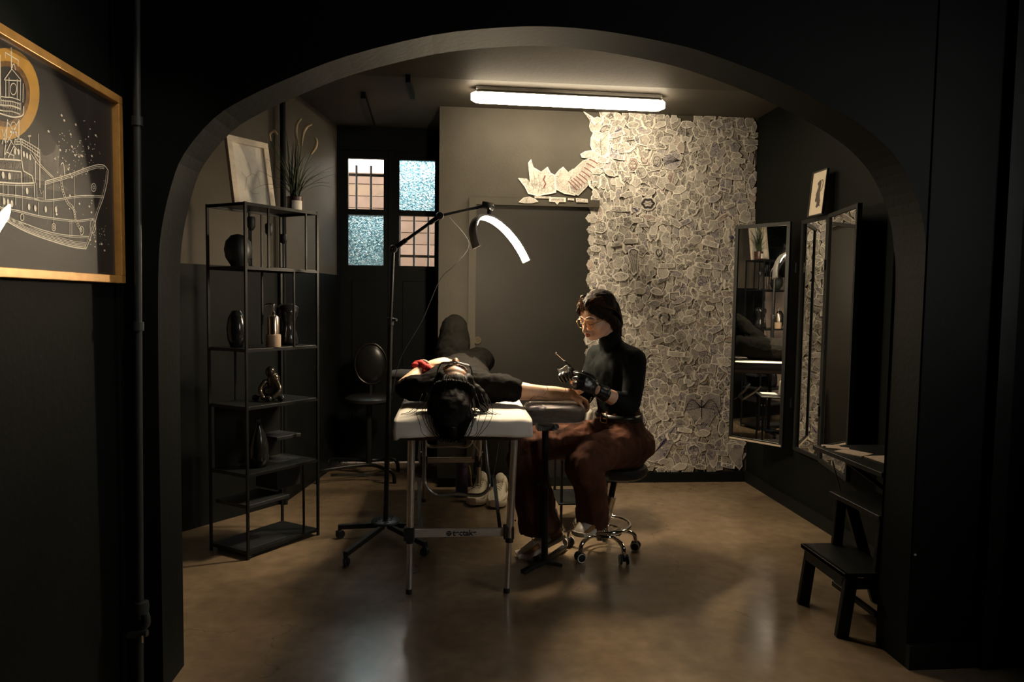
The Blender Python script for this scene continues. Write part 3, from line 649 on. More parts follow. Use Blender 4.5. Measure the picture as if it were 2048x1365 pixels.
# ================================================================== wall of paper stencils
def paper_material(name, ink, paper=(.72, .675, .59), dens=1.0):
    m = bpy.data.materials.new(name); m.use_nodes = True; N = m.node_tree.nodes; L = m.node_tree.links; b = N['Principled BSDF']; b.inputs['Roughness'].default_value = .7
    tc = N.new('ShaderNodeTexCoord'); oi = N.new('ShaderNodeObjectInfo'); ge = N.new('ShaderNodeNewGeometry'); at_ = N.new('ShaderNodeAttribute'); at_.attribute_name = 'inner'
    ad = N.new('ShaderNodeMath'); ad.operation = 'ADD'; L.new(oi.outputs['Random'], ad.inputs[0]); L.new(ge.outputs['Random Per Island'], ad.inputs[1])
    sc = N.new('ShaderNodeVectorMath'); sc.operation = 'SCALE'; sc.inputs[3].default_value = 60; cx = N.new('ShaderNodeCombineXYZ')
    L.new(ad.outputs[0], cx.inputs[0]); L.new(oi.outputs['Random'], cx.inputs[1]); L.new(cx.outputs[0], sc.inputs[0])
    va = N.new('ShaderNodeVectorMath'); L.new(tc.outputs['Object'], va.inputs[0]); L.new(sc.outputs[0], va.inputs[1])
    def noise(s, d=2, dist=0.0):
        n = N.new('ShaderNodeTexNoise'); n.inputs['Scale'].default_value = s; n.inputs['Detail'].default_value = d; n.inputs['Distortion'].default_value = dist; L.new(va.outputs[0], n.inputs['Vector']); return n
    def math_(op, a, b_=None):
        n = N.new('ShaderNodeMath'); n.operation = op
        for i, v in enumerate((a, b_)):
            if v is None: continue
            if isinstance(v, (int, float)): n.inputs[i].default_value = v
            else: L.new(v, n.inputs[i])
        return n.outputs[0]
    n1 = noise(17, 2, 1.5)                                       # contour linework
    f = math_('FRACT', math_('MULTIPLY', n1.outputs['Fac'], 11.0)); l1 = math_('LESS_THAN', math_('ABSOLUTE', math_('SUBTRACT', f, .5)), .15)
    v = N.new('ShaderNodeTexVoronoi'); v.feature = 'DISTANCE_TO_EDGE'; v.inputs['Scale'].default_value = 34; L.new(va.outputs[0], v.inputs['Vector'])
    l2 = math_('LESS_THAN', v.outputs['Distance'], .045)
    wv = N.new('ShaderNodeTexWave'); wv.inputs['Scale'].default_value = 55; wv.inputs['Distortion'].default_value = 6; wv.inputs['Detail'].default_value = 1; L.new(va.outputs[0], wv.inputs['Vector'])
    l3 = math_('MULTIPLY', math_('GREATER_THAN', wv.outputs['Fac'], .78), math_('GREATER_THAN', noise(22).outputs['Fac'], .53))
    n4 = noise(40, 3); l4 = math_('GREATER_THAN', n4.outputs['Fac'], .68)
    ink_ = math_('MAXIMUM', math_('MAXIMUM', l1, math_('MULTIPLY', l2, math_('GREATER_THAN', noise(12).outputs['Fac'], .47))), math_('MAXIMUM', math_('MULTIPLY', l3, .8), math_('MULTIPLY', l4, .9)))
    fade = N.new('ShaderNodeMapRange'); fade.inputs[1].default_value = .35; fade.inputs[2].default_value = .65; fade.inputs[3].default_value = .35; fade.inputs[4].default_value = 1.0; L.new(noise(9, 1).outputs['Fac'], fade.inputs[0])
    edge = N.new('ShaderNodeMapRange'); edge.inputs[1].default_value = .75; edge.inputs[2].default_value = .95; L.new(at_.outputs['Fac'], edge.inputs[0])
    fac = math_('MULTIPLY', math_('MULTIPLY', ink_, fade.outputs[0]), math_('MULTIPLY', edge.outputs[0], 1.0*dens))
    pr = N.new('ShaderNodeValToRGB'); pr.color_ramp.elements[0].color = (*[c*.80 for c in paper], 1); pr.color_ramp.elements[1].color = (*[min(1, c*1.12) for c in paper], 1); L.new(math_('FRACT', math_('MULTIPLY', ad.outputs[0], 7.3)), pr.inputs['Fac'])
    # wash of grey shading inside the drawing
    ws = N.new('ShaderNodeMix'); ws.data_type = 'RGBA'; L.new(math_('MULTIPLY', edge.outputs[0], 0.50*dens), ws.inputs[0]); L.new(pr.outputs['Color'], ws.inputs[6]); ws.inputs[7].default_value = (*[.5*p_+.9*i_ for p_, i_ in zip([.22, .19, .17], ink)], 1)
    mx = N.new('ShaderNodeMix'); mx.data_type = 'RGBA'; L.new(fac, mx.inputs[0]); L.new(ws.outputs[2], mx.inputs[6]); mx.inputs[7].default_value = (*ink, 1)
    L.new(mx.outputs[2], b.inputs['Base Color']); return m
pap_grey = paper_material('stencil_paper_grey_ink', (.045, .038, .036))
pap_viol = paper_material('stencil_paper_violet_ink', (.052, .042, .090))
pap_red = paper_material('stencil_paper_red_ink', (.13, .05, .045), dens=.8)
pap_pale = paper_material('stencil_paper_pale', (.09, .075, .07), paper=(.76, .715, .63), dens=.75)
inkm = pm('black_ink', (.022, .020, .020), .6); inkred = pm('red_ink', (.16, .045, .04), .6); inkviol = pm('violet_ink', (.055, .042, .11), .6)

def cutout_mesh(poly, th=.0016, name='paper_cutout'):
    """paper outline in its own plane (x right, y up), a plain rim and the drawn inside a little proud"""
    n = len(poly); cxy = (sum(p[0] for p in poly)/n, sum(p[1] for p in poly)/n)
    me = bpy.data.meshes.new(name); V = []; F = []
    for x, y in poly: V.append((x, y, 0))
    s = max(.5, 1-.0045/max(.008, min(math.hypot(x-cxy[0], y-cxy[1]) for x, y in poly)))
    for x, y in poly: V.append((x, y, th*.7))
    for x, y in poly: V.append((cxy[0]+(x-cxy[0])*s, cxy[1]+(y-cxy[1])*s, th))
    for i in range(n):
        j = (i+1) % n; F.append((i, j, n+j, n+i)); F.append((n+i, n+j, 2*n+j, 2*n+i))
    F.append(tuple(range(2*n, 3*n)))
    me.from_pydata(V, [], F); a = me.attributes.new('inner', 'FLOAT', 'POINT'); a.data.foreach_set('value', [0.0]*(2*n)+[1.0]*n)
    return me
random.seed(11)
def blob(n, ax, ay, jag, k=0.0, seed=0):
    out = []
    for i in range(n):
        a = 2*PI*i/n; r = 1+jag*mnoise.noise(Vector((math.cos(a)*1.6+seed, math.sin(a)*1.6, seed*.7)))*1.6+k*math.cos(5*a)
        out.append((ax*r*math.cos(a), ay*r*math.sin(a)))
    return out
PROTO = [blob(12, .030, .036, .28, seed=s) for s in range(6)]
PROTO += [blob(12, .022, .045, .3, seed=s+20) for s in range(4)] + [blob(12, .044, .022, .3, seed=s+40) for s in range(3)]
PROTO += [blob(10, .034, .034, .1, .16, seed=60), [(-.03, -.03), (.03, -.032), (.031, .0), (.028, .028), (0, .034), (-.03, .03)],
          [(-.018, -.045), (.018, -.042), (.022, 0), (.016, .046), (-.018, .044), (-.021, 0)], [(0, -.045), (.02, -.02), (.032, .01), (.026, .034), (0, .028), (-.026, .034), (-.032, .01), (-.02, -.02)],
          [(0, -.05), (.010, -.02), (.022, .005), (.018, .03), (0, .052), (-.018, .03), (-.022, .005), (-.010, -.02)],
          [(-.045, .03), (-.02, .012), (0, .02), (.02, .012), (.045, .03), (.04, -.012), (.018, -.034), (0, -.012), (-.018, -.034), (-.04, -.012)],
          [(-.05, -.012), (-.02, -.016), (.02, -.014), (.05, -.01), (.048, .014), (.0, .016), (-.05, .012)]]
PM = [cutout_mesh(p) for p in PROTO]
WY = YB-.0015
def wp(px, py): p = at(px, py, WY); return p.x, p.z
MAIN = [(1190, 232), (1215, 226), (1250, 228), (1290, 224), (1340, 232), (1368, 240), (1385, 250), (1400, 226), (1440, 222), (1475, 224), (1510, 226), (1512, 330), (1508, 460), (1502, 620), (1494, 780), (1486, 880), (1482, 936),
        (1440, 938), (1360, 942), (1290, 940), (1225, 936), (1170, 930), (1168, 780), (1172, 640), (1176, 520), (1182, 410), (1184, 370), (1190, 330), (1186, 290), (1184, 260)]
MAINW = [wp(*p) for p in MAIN]
def inside(x, y, P):
    c = False; j = len(P)-1
    for i in range(len(P)):
        if (P[i][1] > y) != (P[j][1] > y) and x < (P[j][0]-P[i][0])*(y-P[i][1])/(P[j][1]-P[i][1])+P[i][0]: c = not c
        j = i
    return c
col = thing('paper_collage', 'wall covering collage of overlapping cut out tattoo drawings on white paper', 'collage', (1.6, WY, 1.4))
RX = Matrix.Rotation(PI/2, 4, 'X')          # plane to the wall, drawn side towards the room
spots = []
random.seed(5)
x0, x1 = min(p[0] for p in MAINW), max(p[0] for p in MAINW); z0, z1 = min(p[1] for p in MAINW), max(p[1] for p in MAINW)
stp = .0565; r_ = 0; z = z0+.02
while z < z1+.02:
    x = x0+.01+(stp/2 if r_ % 2 else 0)
    while x < x1+.02:
        px, pz = x+random.uniform(-.018, .018), z+random.uniform(-.018, .018)
        if inside(px, pz, MAINW): spots.append((px, pz))
        x += stp
    z += stp*.88; r_ += 1
random.shuffle(spots)
HOLES = [wp(1378, 262), wp(1362, 304), wp(1392, 230)]
spots = [s for s in spots if all(math.hypot(s[0]-h[0], s[1]-h[1]) > .03 for h in HOLES)]
pieces = []
for i, (px, pz) in enumerate(spots):
    k = random.randrange(len(PM)); s = random.uniform(.82, 1.38); low = (z1-pz)/(z1-z0)
    mat = pap_viol if random.random() < .12+.55*max(0, low-.55)+.25*(px > 1.9) else (pap_red if random.random() < .04 else (pap_pale if random.random() < .3 else pap_grey))
    pieces.append((s*(PROTO[k][0][0]**2+.001), px, pz, k, s, random.gauss(0, .28), random.uniform(.0005, .006), mat))
pieces.sort(key=lambda p: -p[0])
shared = {}
for (q, px, pz, k, s, ro, dy, mat) in pieces[:285]:
    key = (k, mat.name)
    if key not in shared: me = PM[k].copy(); me.materials.append(mat); shared[key] = me
    o = bpy.data.objects.new('paper_cutout', shared[key]); C.objects.link(o); o.parent = col
    tilt = Matrix.Rotation(random.gauss(0, .045), 4, 'X') @ Matrix.Rotation(random.gauss(0, .045), 4, 'Y')
    o.matrix_local = Matrix.Translation(Vector((px, WY-.0078-dy, pz))-wloc(col)) @ RX @ Matrix.Rotation(ro, 4, 'Z') @ tilt @ Matrix.Diagonal((s, s, 1, 1))
for mat in (pap_grey, pap_viol, pap_pale, pap_red):
    V, F, A = [], [], []
    for (q, px, pz, k, s, ro, dy, m_) in pieces[285:]:
        if m_ is not mat: continue
        M = Matrix.Translation(Vector((px, WY-.003-dy*.7, pz))) @ RX @ Matrix.Rotation(ro, 4, 'Z') @ Matrix.Diagonal((s, s, 1, 1)); o_ = len(V)
        V += [M @ v.co for v in PM[k].vertices]; F += [tuple(o_+i for i in p.vertices) for p in PM[k].polygons]; n = len(PM[k].vertices)//3; A += [0.0]*(2*n)+[1.0]*n
    if not V: continue
    me = bpy.data.meshes.new('paper_scraps'); me.from_pydata(V, [], F); a = me.attributes.new('inner', 'FLOAT', 'POINT'); a.data.foreach_set('value', A)
    o = obj('paper_scraps', me, mat, col); o['kind'] = 'stuff'
# backing sheet between the pieces
poly = [(x, z) for x, z in MAINW]
me = cutout_mesh([(x*.992+.008*1.6, z*.985+.015*1.4) for x, z in poly], .001, 'backing_sheet'); 
me.transform(Matrix.Translation((0, WY, 0)) @ RX); obj('backing_sheet', me, pap_grey, col)
EX, EZ = Vector((1, 0, 0)), Vector((0, 0, 1))
def special(pts, mat, label=None, lift=.010, strokes=()):
    W = [wp(*p) for p in pts]; c = (sum(p[0] for p in W)/len(W), sum(p[1] for p in W)/len(W))
    if sum(W[i-1][0]*W[i][1]-W[i][0]*W[i-1][1] for i in range(len(W))) < 0: W = W[::-1]
    me = cutout_mesh([(x-c[0], z-c[1]) for x, z in W]); me.transform(Matrix.Translation((c[0], WY-lift, c[1])) @ RX)
    o = obj('paper_cutout', me, mat, col)
    if label: o['label'] = label
    for im, lines in strokes:
        bm = B()
        for wd, ln, cl in lines:
            if len(ln) == 1: d = wp(*ln[0]); disc(bm, d, wd, (0, WY-lift-.0018, 0), EX, EZ, .0004, 14)
            else: stroke(bm, [wp(*p) for p in ln], wd, (0, WY-lift-.0018, 0), EX, EZ, .0004, cl)
        obj('ink_lines', bm, im, o)
    return o
def ringpx(cx, cy, rx, ry, n=16, k=0, ph=0): return [(cx+(rx+k*math.cos(6*2*PI*i/n))*math.cos(2*PI*i/n+ph), cy+(ry+k*math.cos(6*2*PI*i/n))*math.sin(2*PI*i/n+ph)) for i in range(n)]
special([(1165, 222), (1178, 240), (1188, 262), (1181, 276), (1180, 292), (1188, 312), (1202, 326), (1217, 310), (1219, 260), (1223, 226), (1206, 222), (1198, 242)], pap_pale, 'tall leaf shaped paper cutout at the top edge', .006,
        [(inkm, [(.003, [(1205, 320), (1200, 290), (1204, 250), (1210, 230)], 0), (.002, [(1201, 300), (1188, 285)], 0), (.002, [(1201, 285), (1214, 270)], 0)])])
special([(1160, 309), (1170, 303), (1184, 301), (1200, 309), (1205, 318), (1192, 320), (1172, 317), (1163, 316)], pap_pale, None, .008)
special([(1036, 357), (1052, 358), (1060, 368), (1056, 326), (1062, 319), (1067, 335), (1082, 344), (1095, 334), (1101, 346), (1112, 352), (1112, 386), (1075, 393), (1056, 388), (1049, 374)], pap_pale, 'horned paper cutout reaching out over the door', .006,
        [(inkred, [(.010, [(1090, 352), (1087, 360), (1091, 368), (1087, 376)], 0)]), (inkm, [(.002, [(1066, 345), (1070, 360), (1066, 380)], 0), (.002, [(1076, 350), (1080, 368), (1076, 386)], 0)])])
special([(1108, 352), (1118, 340), (1126, 334), (1136, 345), (1146, 338), (1160, 350), (1150, 392), (1128, 388), (1112, 380)], pap_pale, None, .007)
fern = []
for k in range(9):
    t_ = k/8; x, y = 1145+42*t_, 372-50*t_+8*math.sin(t_*3); fern += [(.007, [(x, y), (x-9, y-9+5*t_)], 0), (.007, [(x, y), (x+8, y+9-4*t_)], 0)]
special([(1140, 385), (1136, 360), (1148, 338), (1165, 322), (1190, 314), (1197, 330), (1190, 352), (1172, 376), (1156, 392)], pap_pale, 'paper cutout with a dark red fern leaf', .009, [(inkred, fern)])
special([(1036, 406), (1046, 397), (1058, 395), (1070, 400), (1076, 405), (1062, 408), (1048, 408)], pap_pale, None, .034)
special([(1068, 394), (1100, 395), (1100, 399), (1068, 398)], pap_pale, None, .034)
special([(1097, 396), (1130, 397), (1130, 406), (1117, 406), (1113, 411), (1109, 406), (1097, 405)], pap_pale, 'small paper banner with hand lettering', .034, [(inkm, [(.0016, [(1100+3*i, 399), (1101+3*i, 403), (1102.5+3*i, 399.5)], 0) for i in range(9)])])
special([(1134, 398), (1146, 399), (1146, 403), (1134, 402)], pap_pale, None, .034); special([(1150, 398), (1173, 400), (1174, 407), (1151, 406)], pap_pale, None, .034)
for i, (y, rx, ry, mt) in enumerate(((415, 6, 12, pap_grey), (437, 13, 10, pap_pale), (460, 10, 9, pap_grey), (480, 7, 12, pap_pale), (503, 8, 10, pap_grey), (530, 8, 12, pap_red), (560, 8, 16, pap_grey), (598, 8, 14, pap_pale), (640, 7, 15, pap_grey), (680, 9, 13, pap_pale), (706, 7, 10, pap_grey), (735, 7, 13, pap_grey), (770, 8, 13, pap_viol), (800, 9, 14, pap_viol), (832, 8, 13, pap_viol))):
    special(ringpx(1183-.028*(y-415), y, rx, ry, 12, 1.0), mt, None, .009)
special(ringpx(1295, 408, 16, 14, 12), pap_pale, 'badge with a heavy black lobed outline', .011, [(inkm, [(.016, ringpx(1295, 408, 11, 8, 24, 1.2), 1), (.0025, [(1289, 410), (1301, 405)], 0), (.0025, [(1289, 406), (1300, 411)], 0)])])
special(ringpx(1317, 507, 10, 12, 12), pap_pale, 'round black ring symbol', .011, [(inkm, [(.0075, ringpx(1317, 506, 5.5, 7, 20), 1), (.004, [(1318, 497), (1315, 505), (1319, 509), (1316, 518)], 0)])])
special([(1337, 585), (1358, 583), (1362, 600), (1350, 602), (1347, 606), (1344, 602), (1338, 601)], pap_pale, 'speech bubble with black outline', .011, [(inkm, [(.006, [(1340, 587), (1356, 586), (1357, 599), (1350, 600), (1347, 603), (1345, 600), (1340, 599)], 1)] + [(.0016, [(1343, y), (1354, y-1)], 0) for y in (590, 593, 596)])])
special([(1255, 500), (1266, 496), (1278, 500), (1276, 520), (1274, 545), (1266, 552), (1258, 540), (1258, 520)], pap_grey, 'jellyfish drawing with trailing arms', .011,
        [(inkm, [(.006, [(1258, 507), (1261, 500), (1267, 499), (1273, 502), (1275, 508)], 0)] + [(.003, [(1260+4*i, 508), (1258+4.4*i, 518), (1262+3.6*i, 530), (1260+4*i, 545)], 0) for i in range(4)])])
special(ringpx(1328, 637, 15, 14, 12), pap_grey, 'two thick black comma strokes', .011, [(inkm, [(.014, [(1322, 629), (1319, 635), (1321, 643)], 0), (.014, [(1335, 628), (1338, 634), (1336, 642)], 0)])])
wing = [(.003, [(1308, 905), (1330+i*3, 885-i*5), (1352+i*1.5, 862-i*2+ (7-i)*4)], 0) for i in range(8)]
special([(1290, 920), (1300, 890), (1320, 868), (1350, 848), (1352, 870), (1340, 895), (1330, 915), (1305, 925)], pap_viol, 'violet bird wing drawing', .012, [(inkviol, wing)])
moth = []
for s in (-1, 1):
    moth += [(.003, [(1402, 815), (1402+s*(14+3*i), 800-2*i+i*i*.9), (1402+s*(26+i*2), 798+i*6)], 0) for i in range(7)]
special([(1402, 792), (1420, 785), (1438, 790), (1440, 818), (1424, 838), (1412, 860), (1402, 872), (1392, 860), (1382, 838), (1366, 818), (1370, 790), (1388, 785)], pap_viol, 'large moth drawing with spread wings', .012, [(inkm, moth+[(.008, [(1402, 800), (1402, 850)], 0)])])
special([(1372, 905), (1376, 893), (1386, 888), (1397, 893), (1400, 905), (1392, 925), (1389, 934), (1383, 934), (1380, 925)], pap_viol, 'hot air balloon drawing', .012, [(inkm, [(.0025, ringpx(1386, 904, 10, 12, 16), 1), (.002, [(1386, 892), (1386, 916)], 0), (.002, [(1380, 914), (1384, 930)], 0), (.002, [(1392, 914), (1388, 930)], 0)])])
special([(1452, 886), (1470, 884), (1484, 890), (1486, 902), (1482, 915), (1484, 932), (1478, 940), (1468, 930), (1460, 918), (1452, 905)], pap_viol, None, .010)
for cx, cy, a, mt in ((1265, 330, 12, pap_red), (1288, 318, 11, pap_red), (1313, 322, 13, pap_grey)):
    special(ringpx(cx, cy, a, a*1.3, 12, 1), mt, None, .012, [(inkm, [(.004, ringpx(cx, cy+2, a*.55, a*.8, 12), 1), (.004, [(cx-4, cy-1), (cx-1, cy)], 0), (.004, [(cx+4, cy-1), (cx+1, cy)], 0), (.003, [(cx-3, cy+8), (cx+3, cy+8)], 0)])])
special([(1320, 318), (1335, 308), (1352, 306), (1366, 312), (1360, 330), (1345, 342), (1328, 338)], pap_viol, None, .012, [(inkm, [(.003, [(1358, 322), (1340-i*2, 312+i*3), (1326, 312+i*4)], 0) for i in range(7)])])
# ================================================================== metal shelf and what stands on it
P1, P2, P3 = Vector((-1.012, 3.462, 0)), Vector((-.735, 3.81, 0)), Vector((-1.24, 3.606, 0)); P4 = P2+P3-P1
su = (P2-P1).normalized(); sv = (P3-P1).normalized(); SL, SD = (P2-P1).length, (P3-P1).length
def sp(u, v, z): return P1 + (P2-P1)*u + (P3-P1)*v + Vector((0, 0, z))
LEV = [(1.78, 0, 1, 0, 1), (1.467, 0, 1, 0, 1), (1.058, 0, 1, 0, 1), (.768, 0, 1, 0, 1), (.428, 0, 1, .0, 1), (.035, 0, 1, 0, 1)]
def shelf():
    t = thing('metal_shelf', 'tall black metal display shelf standing by the left wall', 'shelf', P1)
    for u, v in ((0, 0), (1, 0), (0, 1), (1, 1)):
        bm = B(); q = sp(u, v, 0); beam(bm, q, q+Vector((0, 0, 1.785)), .012, .012, su); obj('post', bm, blackmetal, t)
    for u, v, a, b_ in ((.78, .0, .035, .43), (.30, 0, 1.467, 1.78), (.72, 1, 1.058, 1.78), (.34, 1, .43, 1.06), (.83, 0, 1.467, 1.78), (.55, 1, 1.467, 1.78), (.65, 0, 1.06, 1.467)):
        bm = B(); beam(bm, sp(u, v, a), sp(u, v, b_), .009, .009, su); obj('upright', bm, blackmetal, t)
    for z, a, b_, c, d in LEV:
        bm = B()
        plate(bm, [(a*SL, c*SD), (b_*SL, c*SD), (b_*SL, d*SD), (a*SL, d*SD)][::-1], .004, P1+Vector((0, 0, z)), su, sv)
        sh = obj('shelf_plate', bm, blackmetal2, t, bevel=.001)
        bm = B()
        for e, f in (((a, c), (b_, c)), ((b_, c), (b_, d)), ((b_, d), (a, d)), ((a, d), (a, c))): beam(bm, sp(*e, z-.006), sp(*f, z-.006), .010, .012)
        obj('edge_bar', bm, blackmetal, sh)
    bm = B()
    plate(bm, [(.02, .03), (SL-.02, .03), (SL-.02, .36), (.02, .36)], .006, sp(0, .97, .40), su, (0, 0, 1)); obj('back_panel', bm, blackmetal, t)
shelf()
blk = pm('black_glazed_ceramic', (.012, .012, .013), .16, var=.1)
blkm = pm('matt_black_ceramic', (.014, .015, .015), .5, var=.1)
def on(u, v, k): return sp(u, v, LEV[k][0]+.0045)
# framed print leaning at the back of the top
def shelf_print():
    a = at(468, 405, 3.70); a.z = 1.785; b_ = a + su*.245; lean = (Vector((0, 0, 1))*math.cos(.16)+sv*math.sin(.16)).normalized(); W_, H_ = .255, .385
    base = a; n = su.cross(lean).normalized()
    t = thing('framed_print', 'pale framed print leaning on top of the metal shelf', 'picture', base)
    fm = pm('light_wood_frame', (.78, .67, .52), .5, var=.1, scale=40)
    f = .032
    for nm, r in (('frame_bar', (0, 0, W_, f)), ('frame_bar', (0, H_-f, W_, H_)), ('frame_bar', (0, f, f, H_-f)), ('frame_bar', (W_-f, f, W_, H_-f))):
        bm = B(); plate(bm, [(r[0], r[1]), (r[2], r[1]), (r[2], r[3]), (r[0], r[3])], .022, base-n*.011, su, lean); obj(nm, bm, fm, t, bevel=.002)
    bm = B(); plate(bm, [(f, f), (W_-f, f), (W_-f, H_-f), (f, H_-f)], .004, base-n*.006, su, lean); pr = obj('print', bm, pm('cream_print_paper', (.86, .79, .67), .7, var=.05), t)
    bm = B(); k = base-n*.002
    for pts in (([(.08, .10), (.10, .17), (.13, .20), (.12, .26)]), ([(.13, .20), (.17, .19), (.18, .14)]), ([(.10, .17), (.07, .20)]), ([(.11, .10), (.14, .09), (.17, .10)])): stroke(bm, catmull([Vector((*q, 0)) for q in pts], 5), .003, k, su, lean, .0006)
    obj('drawing', bm, pm('faint_pencil', (.60, .54, .46), .7), pr)
    bm = B(); plate(bm, [(0.004, .004), (W_-.004, .004), (W_-.004, H_-.004), (.004, H_-.004)], .006, base-n*.0175, su, lean); obj('back_board', bm, pm('black_board', (.012, .012, .012), .6), t)
shelf_print()
def plant():
    c = at(590, 412, 3.85); c = Vector((c.x, c.y, 1.7845)); t = thing('potted_grass', 'ornamental grass with pale plumes in a dark pot on the shelf', 'potted plant', c)
    bm = B(); lathe(bm, [(.02, 0), (.040, .001), (.043, .006), (.044, .07), (.046, .082), (.041, .084), (.038, .072), (.005, .070)], c, 28); pot = obj('pot', bm, pm('dark_brown_pot', (.06, .025, .02), .35), t, smooth=True)
    bm = B(); R = []
    for z in (.010, .060): R.append([c+Vector((.0452*math.cos(a), .0452*math.sin(a), z)) for a in [math.radians(-100+i*7) for i in range(12)]])
    for i in range(11): bm.faces.new([bm.verts.new(p) for p in (R[0][i], R[0][i+1], R[1][i+1], R[1][i])])
    bmesh.ops.remove_doubles(bm, verts=bm.verts, dist=1e-5); obj('paper_label', bm, pm('white_label', (.72, .66, .58), .6, var=.04), pot, smooth='all')
    random.seed(21); gm = [pm('grass_green_%d' % i, ((.035, .055, .022), (.05, .065, .03), (.025, .04, .02))[i], .55, var=.25) for i in range(3)]
    top = c+Vector((0, 0, .075))
    def blade(end, sag, wd, m, nm='blade'):
        pts = []; n = 9; side = Vector((end.y, -end.x, 0)); side = side.normalized() if side.length > 1e-4 else Vector((1, 0, 0))
        st = top+Vector((random.uniform(-.02, .02), random.uniform(-.02, .02), 0)); bm = B(); pr = None
        for i in range(n+1):
            s = i/n; p = st + Vector((end.x*s**1.3, end.y*s**1.3, end.z*s - sag*s**2.6)); w_ = wd*(1-s**2)*.5+.0004
            a = bm.verts.new(p+side*w_); b_ = bm.verts.new(p-side*w_); m_ = bm.verts.new(p+Vector((0, 0, -w_*.5)))
            if pr: bm.faces.new((pr[0], pr[2], m_, a)); bm.faces.new((pr[2], pr[1], b_, m_))
            pr = (a, b_, m_)
        return obj(nm, bm, m, t, smooth='all')
    for i in range(62):
        a = random.uniform(0, 2*PI); L_ = random.uniform(.03, .27)*random.uniform(.5, 1); h = random.uniform(.16, .40)
        if L_ > .15: h *= .75
        blade(Vector((L_*math.cos(a), L_*math.sin(a), h)), L_*random.uniform(.2, .75), random.uniform(.0045, .0075), gm[i % 3])
    for px, py, sg in ((680, 345, .05), (672, 330, .06), (510, 265, .02), (520, 240, .02), (640, 330, .05), (505, 335, .06)):
        q = at(px, py, 3.83); blade(Vector((q.x-c.x, random.uniform(-.03, .03), q.z-top.z+sg)), sg, .008, gm[0])
    plm = pm('pale_plume', (.50, .40, .24), .8, var=.2, scale=120, bump=.5)
    for pts in ([(597, 292), (592, 268), (594, 248), (603, 237)], [(603, 292), (606, 268), (614, 253), (624, 249)], [(622, 308), (631, 295), (633, 282), (629, 275)], [(541, 282), (539, 268), (547, 262), (555, 270)]):
        P = catmull([at(x, y, 3.83) for x, y in pts], 5); n = len(P); bm = B(); tube(bm, P, [.0085*math.sin(PI*(.12+.8*i/(n-1)))**.6 for i in range(n)], 9); obj('plume', bm, plm, t, smooth='all')
        bm = B(); tube(bm, catmull([top, top*.4+P[0]*.6+Vector((0, 0, .02)), P[0]], 5), .0014, 5); obj('stem', bm, gm[1], t)
plant()
def vase(name, label, prof, loc, m, cat='vase', seg=28):
    bm = B(); lathe(bm, prof, loc, seg); o = obj(name, bm, m, None, smooth='all', base=loc); tag(o, label, cat); return o
# soap dispenser
def dispenser():
    q = at(547, 692, 3.62); c = Vector((q.x, q.y, LEV[2][0]+.0045)); t = thing('soap_dispenser', 'steel pump bottle with pale base on the middle shelf', 'dispenser', c)
    bm = B(); lathe(bm, [(.02, 0), (.035, .001), (.037, .004), (.037, .063), (.034, .066), (.02, .066)], c, 28); obj('base_cup', bm, pm('pale_cork', (.34, .25, .17), .6, bump=.2), t, smooth=True)
    bm = B(); lathe(bm, [(.02, .064), (.030, .066), (.030, .150), (.027, .158), (.016, .164), (.012, .166)], c, 28); obj('bottle', bm, pm('warm_steel', (.62, .52, .42), .22, .95, var=.05), t, smooth=True)
    bm = B(); lathe(bm, [(.010, .16), (.012, .166), (.012, .182), (.006, .184), (.006, .21), (.010, .212), (.010, .222), (.004, .226)], c, 16); tube(bm, catmull([c+Vector((0, 0, .218)), c+Vector((-.02, -.008, .222)), c+Vector((-.038, -.014, .214))], 5), .0055, 8); obj('pump', bm, chrome, t, smooth=True)
dispenser()
vase('black_vase', 'round shouldered black vase beside the steel pump bottle', [(.02, 0), (.055, .001), (.062, .02), (.052, .07), (.040, .10), (.050, .14), (.062, .175), (.058, .205), (.030, .225), (.022, .222)], on(.80, .45, 2), blk)
vase('black_egg_vase', 'small egg shaped black vase at the left of the middle shelf', [(.012, 0), (.03, .002), (.045, .05), (.048, .10), (.040, .15), (.022, .185), (.012, .19)], on(.12, .5, 2), blk)
vase('black_bottle_vase', 'glossy black bottle vase low on the metal shelf', [(.02, 0), (.042, .001), (.052, .04), (.050, .11), (.035, .17), (.018, .21), (.015, .25), (.019, .255)], on(.35, .4, 4), blk)
vase('black_globe', 'matt black globe on the second shelf', [(.02, 0), (.035, .004), (.062, .05), (.068, .09), (.060, .13), (.035, .16), (.006, .168)], on(.2, .6, 1), blkm, 'ornament')
for u, v, h in ((.62, .6, .24), (.80, .55, .19), (.45, .75, .27)):
    c = on(u, v, 1); t = thing('candle_holder', {.24: 'black stem candle holder in the middle of the second shelf', .19: 'shortest black stem candle holder on the second shelf', .27: 'tallest black stem candle holder on the second shelf'}[h], 'candle holder', c, group='candle holders on the second shelf')
    bm = B(); lathe(bm, [(.01, 0), (.03, .001), (.03, .006), (.006, .012), (.004, h*.55), (.004, h*.72), (.012, h*.76)], c, 18); obj('stem', bm, blkm, t, smooth=True)
    bm = B(); lathe(bm, [(.010, h*.74), (.020, h*.80), (.021, h*.96), (.018, h), (.014, h*.99), (.012, h*.8)], c, 18); obj('cup', bm, blkm, t, smooth=True)
